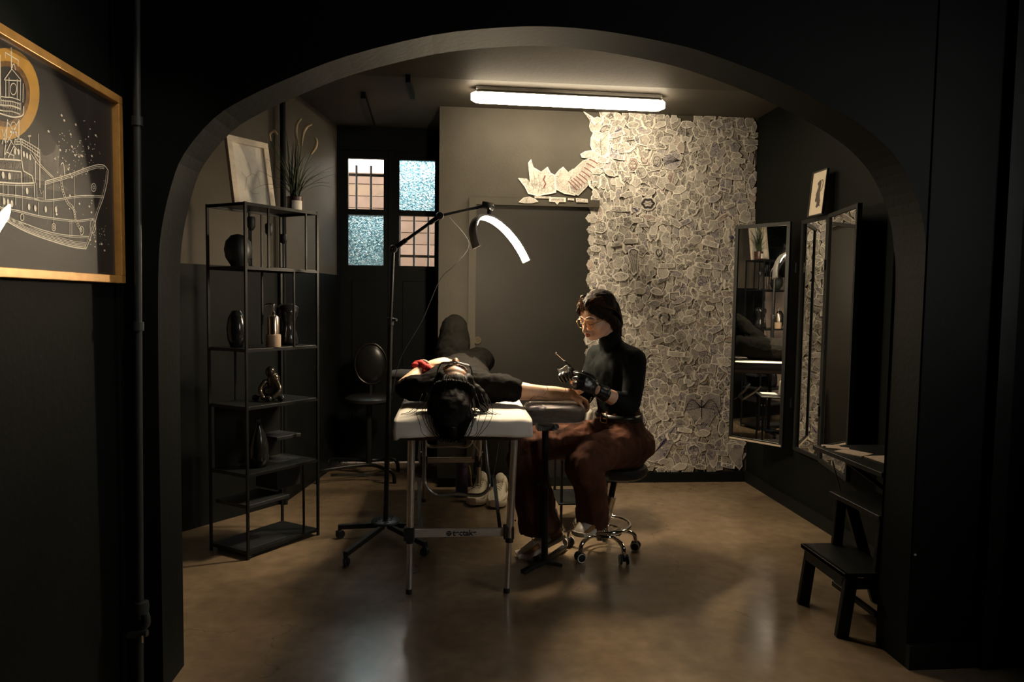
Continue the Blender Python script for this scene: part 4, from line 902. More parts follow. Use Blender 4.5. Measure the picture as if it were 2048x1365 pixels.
def figurine():
    c = on(.55, .42, 3); t = thing('gilded_figurine', 'small dark crouching figurine with a metallic sheen on the shelf', 'figurine', c)
    bm = B(); ell(bm, c+Vector((0, 0, .045)), (.05, .04, .045)); ell(bm, c+Vector((.01, 0, .10)), (.034, .03, .05)); ell(bm, c+Vector((-.005, -.008, .152)), (.026, .026, .03)); limb(bm, [c+Vector((.03, -.02, .10)), c+Vector((.05, -.04, .06)), c+Vector((.02, -.06, .02))], [.014, .012, .013]); limb(bm, [c+Vector((-.03, -.02, .10)), c+Vector((-.05, -.04, .06)), c+Vector((-.03, -.06, .02))], [.014, .012, .013])
    obj('body', remesh(bm, .004, 3), pm('dark_bronze', (.10, .085, .065), .22, .7), t)
    for k, (dx, dy) in enumerate(((-.075, -.03), (.0, -.075), (.06, -.05))):
        bm = B(); ell(bm, c+Vector((dx, dy, .017)), (.02, .017, .0165)); obj('pebble', bm, blk, t, smooth='all')
figurine()
# low dark boxes at the foot of the shelf
for nm, lb, lo, hi, k in (('storage_box', 'black storage box on the floor plate of the metal shelf', (.05, .1), (.62, .95), .24), ('storage_box', 'smaller black storage box on the lowest shelf plate', (.58, .35), (.93, .95), .15)):
    kk = 5 if k == .24 else 4; a = on(lo[0], lo[1], kk); bm = B()
    plate(bm, [(0, 0), ((hi[0]-lo[0])*SL, 0), ((hi[0]-lo[0])*SL, (hi[1]-lo[1])*SD), (0, (hi[1]-lo[1])*SD)], -k, a, su, sv)
    t = thing(nm, lb, 'box', a); obj('box_body', bm, pm('black_card', (.013, .014, .016), .55), t, bevel=.004)
    bm = B(); plate(bm, [(-.003, -.003), ((hi[0]-lo[0])*SL+.003, -.003), ((hi[0]-lo[0])*SL+.003, (hi[1]-lo[1])*SD+.003), (-.003, (hi[1]-lo[1])*SD+.003)], -.02, a+Vector((0, 0, k-.012)), su, sv); obj('lid', bm, pm('black_card', (.013, .014, .016), .55), t, bevel=.003)

# chair standing in front of the glazed door
def back_chair():
    c = gp(735, 920); c = Vector((c.x, 5.05, 0)); Y = 5.05; t = thing('black_chair', 'black swivel chair with round back in front of the glazed door', 'chair', c)
    vm = pm('black_leatherette', (.012, .012, .013), .3, var=.1)
    s = at(738, 797, Y)
    bm = B(); lathe(bm, [(.02, -.035), (.15, -.03), (.175, -.015), (.175, .005), (.15, .02), (.02, .024)], (s.x, Y, s.z), 32); obj('seat', bm, vm, t, smooth=True)
    b_ = at(742, 728, Y+.12); bm = B(); R = []
    ell(bm, b_, (.115, .04, .15)); obj('backrest', bm, vm, t, smooth='all')
    bm = B(); tube(bm, [b_+Vector((.118*math.cos(a), -.01, .152*math.sin(a))) for a in [2*PI*k/40 for k in range(40)]], .009, 8, closed=True); obj('back_rim', bm, pm('smoked_chrome', (.08, .075, .065), .25, .9), t, smooth='all')
    bm = B(); cyl(bm, (s.x, Y+.1, s.z), (b_.x, Y+.13, b_.z-.1), .014, seg=10); obj('back_stem', bm, blackmetal, t)
    bm = B(); cyl(bm, (s.x, Y, .1), (s.x, Y, s.z-.03), .022, seg=14); obj('column', bm, blackmetal2, t, smooth=True)
    for y in (-.17, .17):
        bm = B(); tube(bm, catmull([(c.x-.26, Y+y, .0), (c.x-.25, Y+y, .07), (c.x-.20, Y+y, .10), (s.x, Y+y*.4, .11), (c.x+.22, Y+y, .10), (c.x+.27, Y+y, .07), (c.x+.28, Y+y, .0)], 6), .014, 10); obj('runner', bm, blackmetal2, t, smooth=True)
    bm = B(); beam(bm, (c.x-.18, Y-.10, .045), (c.x+.2, Y-.10, .045), .01, .02); obj('foot_bar', bm, pm('grey_steel', (.10, .10, .10), .4, .7), t)
back_chair()

# bottle and white trainers under the table
def water_bottle():
    c = gp(927, 993); c = Vector((c.x-.012, c.y, 0)); t = thing('water_bottle', 'purple drinking bottle standing on the floor behind the table legs', 'bottle', c); r = .041
    bm = B(); lathe(bm, [(.02, 0), (r*.95, .001), (r, .006), (r, .185), (r*.97, .195), (r*.90, .20), (r*.6, .202)], c, 28); obj('body', bm, pm('purple_plastic', (.075, .05, .11), .4, var=.15), t, smooth=True)
    bm = B(); lathe(bm, [(r*.6, .20), (r*.92, .202), (r*.96, .206), (r*.96, .238), (r*.90, .243), (.005, .244)], c, 24); obj('cap', bm, pm('purple_cap', (.06, .045, .10), .45), t, smooth=True)
    bm = B(); P = catmull([c+Vector((r+.004, -.005, .21)), c+Vector((r+.014, -.008, .17)), c+Vector((r+.018, -.008, .11)), c+Vector((r+.024, -.01, .07))], 5); tube(bm, P, .007, 8); obj('strap', bm, pm('yellow_strap', (.38, .30, .12), .6), t, smooth='all')
water_bottle()

def shoe(parent, M, upper, sole, accent, tongue, lacem, L_=.275, high=.10, chunky=1.0, names=True, as_part=None):
    """low trainer: x forward, z up, origin under the heel; returns the upper"""
    xs = [0, .015, .04, .08, .12, .16, .20, .235, .26, L_]
    wd = [.020, .031, .036, .035, .036, .043, .048, .044, .032, .012]
    hz = [high*.92, high*.98, high, high*.86, high*.74, high*.64, high*.56, high*.48, high*.40, high*.26]
    off = [0, 0, 0, 0, .001, .003, .004, .004, .003, .002]
    sh = .026*chunky; k = L_/.275; xs = [x*k if x < L_ else x for x in xs]
    def rings(f, n=18): return [[M @ Vector(f(i, 2*PI*j/n)) for j in range(n)] for i in range(len(xs))]
    bm = B()
    def fu(i, a):
        c, s = math.cos(a), math.sin(a); top = hz[i]; z = sh*.6 + (top-sh*.6)*(s*.5+.5)
        squeeze = 1-.45*max(0, s)**2
        return (xs[i], off[i]+wd[i]*math.copysign(abs(c)**.7, c)*squeeze, z)
    loft(bm, rings(fu)); u = obj('shoe' if as_part else 'upper', bm, upper, parent, smooth='all')
    sub = u if as_part else parent
    bm = B()
    def fs(i, a):
        c, s = math.cos(a), math.sin(a); rise = .012*max(0, (xs[i]-.19*k)/(L_-.19*k))**2
        return (xs[i]+(.006 if i == len(xs)-1 else (-.006 if i == 0 else 0)), off[i]+(wd[i]+.0055)*math.copysign(abs(c)**.45, c), rise + sh*(.5+.5*math.copysign(abs(s)**.45, s)))
    loft(bm, rings(fs)); obj('sole', bm, sole, sub, smooth=True)
    # toe guard and heel patch
    def band(rng, s0, s1, nm, m):
        for side in (1, -1):
            bm = B(); prev = None
            for i in rng:
                row = []
                for q in range(5):
                    s = s0+(s1-s0)*q/4; c = math.sqrt(max(0, 1-s*s))*side; top = hz[i]; z = sh*.6+(top-sh*.6)*(s*.5+.5); sq = 1-.45*max(0, s)**2
                    row.append(bm.verts.new(M @ Vector((xs[i]+(.0022 if i == len(xs)-1 else 0), off[i]+(wd[i]+.0022)*math.copysign(abs(c)**.7, c)*sq, z+.0012))))
                if prev:
                    for q in range(4): bm.faces.new((prev[q], prev[q+1], row[q+1], row[q]))
                prev = row
            o = obj(nm, bm, m, sub, smooth='all'); md = o.modifiers.new('s', 'SOLIDIFY'); md.thickness = .0018; md.offset = 0
    band(range(5, 10), -.75, .55, 'toe_guard', accent); band(range(0, 4), -.7, .75, 'heel_patch', accent)
    bm = B(); ell(bm, (0, 0, 0), (.035, .024, .012)); bm.transform(M @ Matrix.Translation((.085*k, 0, high*.93)) @ Matrix.Rotation(.55, 4, 'Y')); obj('tongue', bm, tongue, sub, smooth='all')
    bm = B()
    for q in range(5):
        x = (.098+.020*q)*k; h = high*(.82-.052*q); tube(bm, [M @ Vector((x-.004, -.021, h-.008)), M @ Vector((x, -.008, h+.006)), M @ Vector((x+.004, .008, h+.006)), M @ Vector((x, .021, h-.008))], .0028, 6)
    obj('laces', bm, lacem, sub, smooth='all')
    return u
cream = pm('cream_leather', (.76, .69, .55), .5, var=.08, scale=50, bump=.2); creams = pm('cream_sole', (.68, .62, .50), .6, var=.06); creama = pm('pale_suede', (.68, .61, .48), .7, var=.1)
for i, (px, py, rz, lb) in enumerate(((946, 1014, -PI/2-.30, 'chunky cream trainer next to the purple bottle'), (988, 1018, -PI/2-.26, 'chunky cream trainer furthest from the purple bottle'))):
    c = gp(px, py); hl = Vector((c.x, c.y, 0))-Vector((math.cos(rz), math.sin(rz), 0))*.28; t = thing('cream_trainer', lb, 'shoe', hl, group='cream trainers under the table')
    shoe(t, Matrix.Translation(hl) @ Matrix.Rotation(rz, 4, 'Z') @ Matrix.Diagonal((1.03, 1.22, 1.22, 1)), cream, creams, creama, creama, pm('cream_laces', (.66, .60, .50), .7), L_=.285, high=.135, chunky=1.5)
# ================================================================== mirrors and right side
mirm = bpy.data.materials.new('mirror_glass'); mirm.use_nodes = True
b = mirm.node_tree.nodes['Principled BSDF']; b.inputs['Base Color'].default_value = (.80, .80, .78, 1); b.inputs['Metallic'].default_value = 1; b.inputs['Roughness'].default_value = .015
n = mirm.node_tree.nodes.new('ShaderNodeTexNoise'); n.inputs['Scale'].default_value = 3; r = mirm.node_tree.nodes.new('ShaderNodeMapRange'); r.inputs[3].default_value = .008; r.inputs[4].default_value = .02
mirm.node_tree.links.new(n.outputs['Fac'], r.inputs[0]); mirm.node_tree.links.new(r.outputs[0], b.inputs['Roughness'])
def tri_mirror():
    t = thing('folding_mirror', 'tall three panel folding mirror in black frames on the right wall', 'mirror', (2.15, 3.95, .41))
    fr = pm('black_mirror_frame', (.010, .011, .011), .45, var=.15, Specular_IOR_Level=.25)
    z0, z1, f = .405, 1.84, .022
    for nm, a, b_, s in (('side_panel', (1.885, 4.45), (2.1128, 4.1509), 1), ('centre_panel', (2.162, 4.095), (2.162, 3.79), 1), ('outer_panel', (2.15, 3.77), (2.055, 3.33), 1)):
        a, b_ = Vector((*a, z0)), Vector((*b_, z0)); ex = (b_-a).normalized(); W_ = (b_-a).length; ez = Vector((0, 0, 1)); nn = ex.cross(ez); H_ = z1-z0
        if nn.x > 0: pass
        bm = B()
        for r in ((0, 0, W_, f), (0, H_-f, W_, H_), (0, f, f, H_-f), (W_-f, f, W_, H_-f)): plate(bm, [(r[0], r[1]), (r[2], r[1]), (r[2], r[3]), (r[0], r[3])], .024, a-nn*.012, ex, ez)
        p = obj(nm, bm, fr, t)
        bm = B(); plate(bm, [(f*.8, f*.8), (W_-f*.8, f*.8), (W_-f*.8, H_-f*.8), (f*.8, H_-f*.8)], .006, a-nn*.002, ex, ez); obj('mirror_glass', bm, mirm, p)
        bm = B(); plate(bm, [(.004, .004), (W_-.004, .004), (W_-.004, H_-.004), (.004, H_-.004)], .006, a-nn*.011, ex, ez); obj('back_board', bm, blackplastic, p)
        if nm == 'side_panel':
            bm = B(); plate(bm, [(f*.3, .004), (W_-f*.3, .004), (W_-f*.3, f*.7), (f*.3, f*.7)], .003, a+nn*.0122, ex, ez); obj('bare_edge', bm, pm('bare_wood_edge', (.50, .40, .30), .6), p)
    for y in (4.108, 3.78):
        for z in (.7, 1.55):
            bm = B(); cyl(bm, (2.135, y, z-.03), (2.135, y, z+.03), .006, seg=8); obj('hinge', bm, blackmetal, t)
tri_mirror()
def small_print():
    Z0 = 1.843; X = 2.15; a = atX(1616, 434, X-.03); b_ = atX(1646, 427, X-.03); a.z = b_.z = Z0; ex = (b_-a).normalized(); ex.z = 0; ex.normalize(); W_ = .165
    H_ = .265; ez = (Vector((0, 0, 1))*math.cos(.09)+Vector((1, 0, 0))*math.sin(.09)).normalized(); nn = ex.cross(ez)
    t = thing('small_print', 'small cream print of a dark ink animal above the mirror', 'picture', a)
    fr = pm('thin_black_frame', (.014, .013, .012), .4)
    for r in ((0, 0, W_, .006), (0, H_-.006, W_, H_), (0, .006, .006, H_-.006), (W_-.006, .006, W_, H_-.006)):
        bm = B(); plate(bm, [(r[0], r[1]), (r[2], r[1]), (r[2], r[3]), (r[0], r[3])], .014, a-nn*.007, ex, ez); obj('frame_bar', bm, fr, t)
    bm = B(); plate(bm, [(.005, .005), (W_-.005, .005), (W_-.005, H_-.005), (.005, H_-.005)], .004, a-nn*.003, ex, ez); pr = obj('print', bm, pm('cream_sheet', (.62, .53, .40), .6, var=.04), t)
    ink = pm('brown_ink', (.06, .04, .035), .6, var=.3, scale=80)
    sil = [(.085, .045), (.075, .055), (.083, .07), (.078, .085), (.066, .08), (.060, .095), (.066, .115), (.062, .125), (.072, .15), (.080, .165), (.078, .178), (.070, .183), (.068, .192), (.080, .200), (.092, .208), (.104, .204), (.108, .185), (.106, .16), (.104, .14), (.106, .12), (.110, .10), (.118, .085), (.114, .065), (.122, .05), (.108, .055), (.10, .05)]
    bm = B(); bm.faces.new([bm.verts.new(a+ex*u+ez*v+nn*.0018) for u, v in sil]); bmesh.ops.triangulate(bm, faces=bm.faces); stroke(bm, catmull([Vector((*q, 0)) for q in ((.108, .14), (.122, .155), (.128, .18), (.122, .20), (.108, .207))], 5), .006, a, ex, ez, .0018); obj('ink_animal', bm, ink, pr)
small_print()
def side_table():
    t = thing('black_wall_table', 'black wall mounted table with scattered papers beside the mirror', 'table', (1.97, 2.95, 0))
    z = .635
    bm = B(); box(bm, (1.76, 2.62, z-.02), (2.185, 3.16, z)); obj('top', bm, blackmetal2, t, bevel=.002)
    for y in (2.70, 3.10):
        bm = B(); beam(bm, (1.85, y, z-.03), (2.18, y, z-.26), .02, .02); beam(bm, (2.18, y, z-.02), (2.18, y, z-.30), .02, .02, (1, 0, 0)); obj('bracket', bm, blackmetal, t)
    z += .001; papm = pm('cream_notepaper', (.42, .33, .26), .7, var=.08)
    for i, (x, y, w_, h_, r) in enumerate(((1.93, 2.84, .12, .15, .1), (1.86, 2.98, .10, .13, .5), (1.84, 3.08, .05, .10, 1.0), (1.83, 3.12, .03, .08, 1.3))):
        M = Matrix.Translation((x, y, z)) @ Matrix.Rotation(r, 4, 'Z'); bm = B(); box(bm, (-w_/2, -h_/2, 0), (w_/2, h_/2, .002+.001*i), M); o = obj('paper_sheet', bm, papm, None, base=(x, y, z))
        tag(o, ['largest cream paper on the black wall table', 'middle sized cream paper on the black wall table', 'narrow cream paper near the far edge of the wall table', 'smallest cream slip at the far edge of the wall table'][i], 'paper', 'papers on the wall table')
    c = Vector((2.03, 2.86, z)); t2 = thing('black_box', 'black box with a pale slip on its lid beside the papers', 'box', c)
    bm = B(); box(bm, (2.05, 2.74, z), (2.17, 2.98, z+.19)); obj('box_body', bm, blackplastic, t2, bevel=.004)
    bm = B(); box(bm, (2.045, 2.735, z+.185), (2.175, 2.985, z+.205)); obj('lid', bm, blackplastic, t2, bevel=.003)
    bm = B(); box(bm, (2.06, 2.78, z+.2055), (2.13, 2.86, z+.2075)); obj('slip', bm, papm, t2)
    bm = B(); tube(bm, catmull([(1.77, 3.0, .60), (1.785, 2.97, .50), (1.80, 2.93, .40), (1.84, 2.90, .25), (1.90, 2.9, .03)], 6), .003, 6); tag(obj('hanging_cord', bm, blackplastic, None, smooth='all', base=(1.9, 2.9, 0)), 'black cord hanging from the wall table to the floor', 'cord')
side_table()
# instrument trolley behind the tattooist's side, seen in the mirror
def trolley():
    c = Vector((.76, 3.93, 0)); t = thing('instrument_trolley', 'black tray trolley with white supplies standing behind the tattooist', 'trolley', c)
    for x, y in ((-.13, -.13), (.13, -.13), (-.13, .13), (.13, .13)):
        bm = B(); cyl(bm, c+Vector((x, y, .02)), c+Vector((x, y, .56)), .008, seg=8); obj('post', bm, blackmetal, t)
        bm = B(); ell(bm, c+Vector((x, y, .014)), .0138, u=10, v=6); obj('caster', bm, rubber, t, smooth='all')
    for z in (.16, .56):
        bm = B(); box(bm, (c.x-.15, c.y-.15, z), (c.x+.15, c.y+.15, z+.012)); obj('tray', bm, blackmetal2, t, bevel=.003)
    z = .572
    q = c+Vector((.03, -.04, z)); b2 = thing('spray_bottle', 'white pump bottle standing on the instrument trolley', 'bottle', q)
    wp_ = pm('milky_plastic', (.66, .63, .57), .45, var=.04)
    bm = B(); lathe(bm, [(.01, 0), (.032, .001), (.034, .005), (.034, .10), (.028, .118), (.014, .13), (.013, .14)], q, 20); obj('body', bm, wp_, b2, smooth=True)
    bm = B(); lathe(bm, [(.012, .138), (.015, .14), (.015, .155), (.006, .158), (.005, .185), (.009, .187), (.009, .195), (.002, .197)], q, 14); tube(bm, [q+Vector((0, 0, .19)), q+Vector((.045, 0, .192)), q+Vector((.052, 0, .18))], .005, 8); obj('pump', bm, wp_, b2, smooth=True)
    bm = B(); box(bm, (c.x-.10, c.y+.0, z), (c.x+.02, c.y+.12, z+.006)); tag(obj('folded_tissue', bm, pm('white_tissue', (.7, .68, .63), .8, bump=.4), None, base=(c.x-.04, c.y+.06, z)), 'white folded tissue on the instrument trolley', 'tissue')
trolley()
# framed print of the lightship on the left wall
def ship_print():
    XP = -1.035; z0, z1, y1, y0 = 1.357, 1.935, 2.262, 1.30
    o = Vector((XP, 0, 0)); EY, EZ_ = Vector((0, 1, 0)), Vector((0, 0, 1))
    t = thing('ship_print', 'gold framed dark print of a white lightship with orange halo', 'picture', (XP-.02, (y0+y1)/2, z0))
    gold = pm('gold_wood_frame', (.48, .25, .07), .35, .35, var=.15, scale=30)
    f = .024
    for r in ((y0, z0, y1, z0+f), (y0, z1-f, y1, z1), (y0, z0+f, y0+f, z1-f), (y1-f, z0+f, y1, z1-f)):
        bm = B(); plate(bm, [(r[0], r[1]), (r[2], r[1]), (r[2], r[3]), (r[0], r[3])], .030, o-Vector((.023, 0, 0)), EY, EZ_); obj('frame_bar', bm, gold, t, bevel=.002)
    bm = B(); plate(bm, [(y0+.01, z0+.01), (y1-.01, z0+.01), (y1-.01, z1-.01), (y0+.01, z1-.01)], .004, o-Vector((.018, 0, 0)), EY, EZ_)
    pr = obj('print', bm, pm('dark_brown_print', (.022, .018, .016), .55, var=.25, scale=5), t)
    XS = XP-.0138; oo = Vector((XS, 0, 0))
    def W(a, b_): p = atX(a*.3812, 60+b_*.381, XS); return (p.y, p.z)
    S_ = .00072                                                     # one zoom pixel on the paper, about
    white, faint, orange, glow = B(), B(), B(), B()
    def ln(pts, wd=3, bm=white, sm=True, cl=False):
        q = [Vector((*p, 0)) for p in pts]; q = catmull(q, 6, cl) if sm and len(pts) > 2 else q
        stroke(bm, [W(p.x, p.y) for p in q], wd*S_, oo, EY, EZ_, .0009, cl)
    def el(c, rx, ry, wd=2.5, bm=white): ln([(c[0]+rx*math.cos(2*PI*k/14), c[1]+ry*math.sin(2*PI*k/14)) for k in range(14)], wd, bm, True, True)
    def dot(c, r, bm=white, ry=None):
        w_ = W(*c); disc(bm, w_, r*S_*1.4, oo, EY, EZ_, .0010, 8, (ry or r)*S_)
    # halo
    n = 40
    for (ra, rb, bm_) in ((1.0, .72, orange), (.72, .60, glow)):
        V = [[bm_.verts.new(oo+EY*u+EZ_*v+Vector((.0005, 0, 0))) for u, v in [W(28+178*r*math.cos(2*PI*k/n), 336+242*r*math.sin(2*PI*k/n)) for k in range(n)]] for r in (ra, rb)]
        for k in range(n): bm_.faces.new((V[0][k], V[0][(k+1) % n], V[1][(k+1) % n], V[1][k]))
    sheer = [(235, 795), (280, 782), (330, 768), (390, 748), (450, 725), (510, 708), (545, 712), (566, 738)]
    for d in (0, 9, 17): ln([(x, y+d) for x, y in sheer[:-1]] + ([sheer[-1]] if d == 0 else []), 3.4 if d == 0 else 2)
    bow = [(566, 738), (560, 800), (541, 880), (512, 960), (490, 1040), (470, 1100), (450, 1150)]; ln(bow, 4); ln([(x-9, y) for x, y in bow], 2); ln([(x-16, y+4) for x, y in bow[1:]], 1.6, faint)
    keel = [(450, 1150), (380, 1140), (300, 1118), (200, 1085), (120, 1052), (60, 1020), (0, 985), (-80, 940)]
    for d, wd in ((0, 5), (-9, 3), (-17, 2), (-24, 2), (-32, 1.6)): ln([(x, y+d) for x, y in keel], wd)
    for st in ([(-90, 845), (0, 860), (90, 870), (180, 885), (235, 893), (320, 885), (420, 870), (540, 872)], [(-90, 905), (0, 930), (100, 950), (200, 975), (300, 990), (400, 1000), (490, 990)], [(-90, 935), (0, 975), (110, 1010), (220, 1050), (330, 1075), (465, 1085)]):
        ln(st, 3); ln([(x, y+8) for x, y in st], 1.6)
    ln([(235, 795), (235, 893)], 5, sm=False); ln([(178, 800), (178, 890), (235, 893)], 5, sm=False); ln([(190, 802), (192, 880), (226, 884), (226, 845), (215, 860), (205, 835)], 2, sm=False)
    ln([(-90, 795), (0, 800), (100, 806), (180, 803)], 5); ln([(-90, 806), (0, 812), (100, 817), (175, 815)], 2)
    # deck house, railing, lettered board
    ln([(-60, 672), (0, 678), (60, 681), (112, 686)], 5); ln([(112, 686), (120, 740)], 5, sm=False); ln([(-60, 728), (0, 734), (110, 745)], 4); ln([(120, 740), (165, 765), (178, 803)], 4, sm=False); ln([(110, 745), (110, 806)], 4, sm=False); ln([(108, 575), (110, 690)], 4, sm=False)
    rnd = random.Random(3)
    for k in range(26): x = -8+4.6*k; ln([(x+rnd.uniform(-3, 3), 694+rnd.uniform(0, 12)), (x+rnd.uniform(-2, 6), 712), (x+rnd.uniform(-4, 4), 728+rnd.uniform(-6, 4))], 1.6, faint)
    for k in range(9): ln([(40+8*k, 752+k*.6), (43+8*k, 800)], 2.2, faint, False)
    for k in range(6): ln([(128+8*k, 752+k*5), (128+8*k, 800)], 2.4, faint, False)
    rail = [(75, 575), (110, 572), (160, 600), (208, 630)]; rail2 = [(75, 600), (110, 600), (160, 632), (208, 672)]; rail3 = [(75, 588), (110, 586), (160, 616), (208, 650)]
    for r in (rail, rail2, rail3): ln(r, 3, sm=False)
    for k in range(11): x = 78+13*k; y = 574 if x < 110 else 572+(x-110)*.6; ln([(x, y), (x, y+28+(x-78)*.09)], 2, sm=False)
    ln([(207, 630), (207, 830)], 5, sm=False); ln([(183, 690), (183, 803)], 4, sm=False); ln([(200, 545), (201, 640)], 2.4, sm=False); ln([(152, 555), (152, 600)], 2.6, sm=False); ln([(144, 558), (161, 556)], 5, sm=False)
    ln([(155, 640), (190, 695), (235, 740), (270, 775)], 2.4); ln([(175, 650), (215, 710), (280, 775)], 2.4)
    for x, y in ((78, 638), (95, 640), (123, 652), (140, 660), (156, 668)): dot((x, y), 4, ry=11)
    # lattice tower and lantern
    for a, b_ in (((20, 680), (38, 470)), ((-30, 690), (-5, 470)), ((96, 575), (98, 470)), ((40, 670), (95, 560)), ((38, 560), (95, 640)), ((35, 590), (95, 480)), ((36, 480), (96, 570)), ((18, 670), (60, 580)), ((70, 680), (74, 580)), ((30, 640), (70, 660)), ((8, 600), (30, 520)), ((8, 520), (30, 610))): ln([a, b_], 4.5 if a[0] in (20, 96, -30) else 3, sm=False)
    el((68, 505), 13, 22); ln([(50, 535), (86, 540)], 6, sm=False)
    for y, w_ in ((352, 3), (372, 3), (396, 5), (425, 4)): ln([(-30, y-10), (20, y), (60, y+3), (104, y+18)], w_)
    ln([(-20, 432), (30, 448), (75, 458), (118, 446), (122, 400)], 5)
    for k in range(14): ln([(-10+9*k, 360+k*1.6), (-10+9*k, 398+k*2)], 2.2, sm=False)
    for k in range(12): ln([(14+8.5*k, 400+k*2.2), (16+8*k, 448-(k-6)**2*.1)], 3.2, faint, False)
    for a, b_ in (((28, 350), (28, 262)), ((45, 352), (45, 250)), ((88, 362), (88, 258)), ((104, 375), (106, 262)), ((118, 380), (120, 280)), ((20, 262), (60, 205)), ((60, 205), (108, 262)), ((20, 262), (108, 268))): ln([a, b_], 3, sm=False)
    el((68, 310), 16, 30, 3); ln([(62, 200), (66, 182), (74, 182), (78, 210)], 3); ln([(57, 92), (58, 205)], 4.5, sm=False); ln([(26, 118), (95, 160)], 4, sm=False); ln([(26, 118), (26, 148)], 3, sm=False); ln([(95, 160), (92, 192)], 3, sm=False); ln([(-2, 130), (0, 380)], 4, sm=False)
    # lines, rings, chain, portholes, spray
    for x, a, b_ in ((280, 780, 1020), (388, 745, 930), (115, 812, 968), (80, 812, 920), (14, 806, 938), (200, 905, 980), (365, 995, 1090), (375, 995, 1090), (40, 815, 870)): ln([(x, a), (x, b_)], 2.4, sm=False)
    for c, rx, ry in (((490, 827), 12, 21), ((490, 827), 5, 8), ((485, 1032), 14, 36), ((280, 1036), 10, 19), ((280, 1036), 4, 8), ((114, 984), 9, 17), ((14, 957), 11, 20), ((427, 1054), 10, 22)): el(c, rx, ry, 3)
    ch = catmull([Vector((*p, 0)) for p in ((316, 772), (328, 845), (352, 905), (384, 940), (396, 1000), (424, 1052))], 5)
    for p in ch: el((p.x, p.y), 4.5, 9, 2.6)
    ln([(337, 770), (333, 710), (326, 698), (317, 708)], 4); 
    for x, y in ((150, 930), (183, 937), (238, 942), (292, 944), (60, 912), (40, 906), (20, 900), (140, 846), (48, 768), (14, 762)): dot((x, y), 5, ry=12)
    for k in range(150):
        if rnd.random() < .68: c = (rnd.gauss(400, 75), rnd.gauss(640, 75))
        elif rnd.random() < .6: c = (rnd.gauss(520, 30), rnd.gauss(1090, 35))
        else: c = (rnd.gauss(430, 60), rnd.gauss(880, 90))
        if c[0] < 590: dot(c, rnd.choice((1.4, 1.6, 2, 2, 2.6, 4.5)))
    obj('halo', orange, pm('orange_print', (.52, .27, .04), .5, var=.1), pr); obj('halo_fringe', glow, pm('burnt_orange_print', (.16, .075, .02), .5, var=.5, scale=90), pr)
    obj('ship_lines', white, pm('cream_print_ink', (.80, .73, .58), .5, var=.1), pr); obj('ship_shading', faint, pm('grey_print_ink', (.24, .21, .17), .5, var=.2), pr)
    gl = bpy.data.materials.new('picture_glass'); gl.use_nodes = True; clear_glass(gl)
    bm = B(); v = [bm.verts.new((XP-.006, y, z)) for y, z in ((y0+f*.7, z0+f*.7), (y1-f*.7, z0+f*.7), (y1-f*.7, z1-f*.7), (y0+f*.7, z1-f*.7))]; bm.faces.new(v); obj('glass', bm, gl, t)
ship_print()
def added_spot():  # lamp out of view, added to brighten the ship print
    p = Vector((-.05, 1.35, 2.78)); q = Vector((-1.03, 1.95, 1.62)); d = (q-p).normalized()
    t = thing('added_ceiling_spot', 'black ceiling spotlight added out of view to light the ship print', 'spotlight', p+Vector((0, 0, .12)))
    bm = B(); lathe(bm, [(.01, 0), (.045, 0), (.045, .02), (.01, .02)], p+Vector((0, 0, .10)), 20); cyl(bm, p, p+Vector((0, 0, .11)), .008, seg=10); obj('mount', bm, blackmetal, t, smooth=True)
    bm = B(); lathe(bm, [(.004, -.06), (.034, -.055), (.040, .06), (.036, .06), (.030, -.045), (.004, -.05)], p, 20, d); obj('can', bm, blackmetal, t, smooth=True)
    l = bpy.data.lights.new('spot_beam', 'SPOT'); l.energy = 46; l.color = (1, .86, .66); l.spot_size = math.radians(42); l.spot_blend = .7; l.shadow_soft_size = .02
    o = bpy.data.objects.new('spot_beam', l); C.objects.link(o); o.parent = t; o.matrix_local = Matrix.Translation(p+d*.064-wloc(t)) @ d.to_track_quat('-Z', 'Y').to_matrix().to_4x4()
added_spot()
# heating pipe beside the arch
def pipe():
    Y = 2.235; x = at(283, 240, Y).x; t = thing('wall_pipe', 'dark painted pipe running up the wall beside the arch', 'pipe', (x, Y, 0))
    pmt = pm('painted_pipe', (.018, .02, .019), .45, var=.2, scale=12, Specular_IOR_Level=.3)
    xb = at(280, 1210, Y).x
    bm = B(); cyl(bm, (xb, Y, .28), (x, Y, 2.9), .0105, seg=14); obj('riser', bm, pmt, t, smooth=True)
    for y in (243, 653):
        z = at(280, y, Y).z; xx = xb+(x-xb)*(z-.28)/2.62; bm = B(); cyl(bm, (xx, Y, z-.014), (xx, Y, z+.014), .016, seg=14)
        if y == 653: cyl(bm, (xx, Y, z), (xx-.035, Y+.045, z), .006, seg=8)
        obj('clip', bm, pmt, t, smooth=True)
    z = at(290, 1215, Y).z; bm = B(); tube(bm, catmull([(xb, Y, .30), (xb+.005, Y, z), (xb+.02, Y, z-.05), (xb, Y-.005, z-.10), (xb-.005, Y, .0)], 5), .012, 10); obj('tail', bm, pmt, t, smooth='all')
    bm = B(); lathe(bm, [(.01, -.02), (.020, -.018), (.022, 0), (.020, .018), (.01, .02)], (xb+.005, Y, z), 14); obj('union_nut', bm, pmt, t, smooth=True)
    z2 = at(285, 1265, Y).z; bm = B(); cyl(bm, (xb-.03, Y-.02, z2), (xb+.03, Y-.02, z2+.006), .011, seg=10); obj('valve', bm, pmt, t, smooth=True)
    bm = B(); cyl(bm, (xb+.018, Y-.03, z2-.02), (xb+.018, Y-.03, z2+.004), .004, seg=8); obj('valve_pin', bm, chrome, t, smooth=True)
pipe()
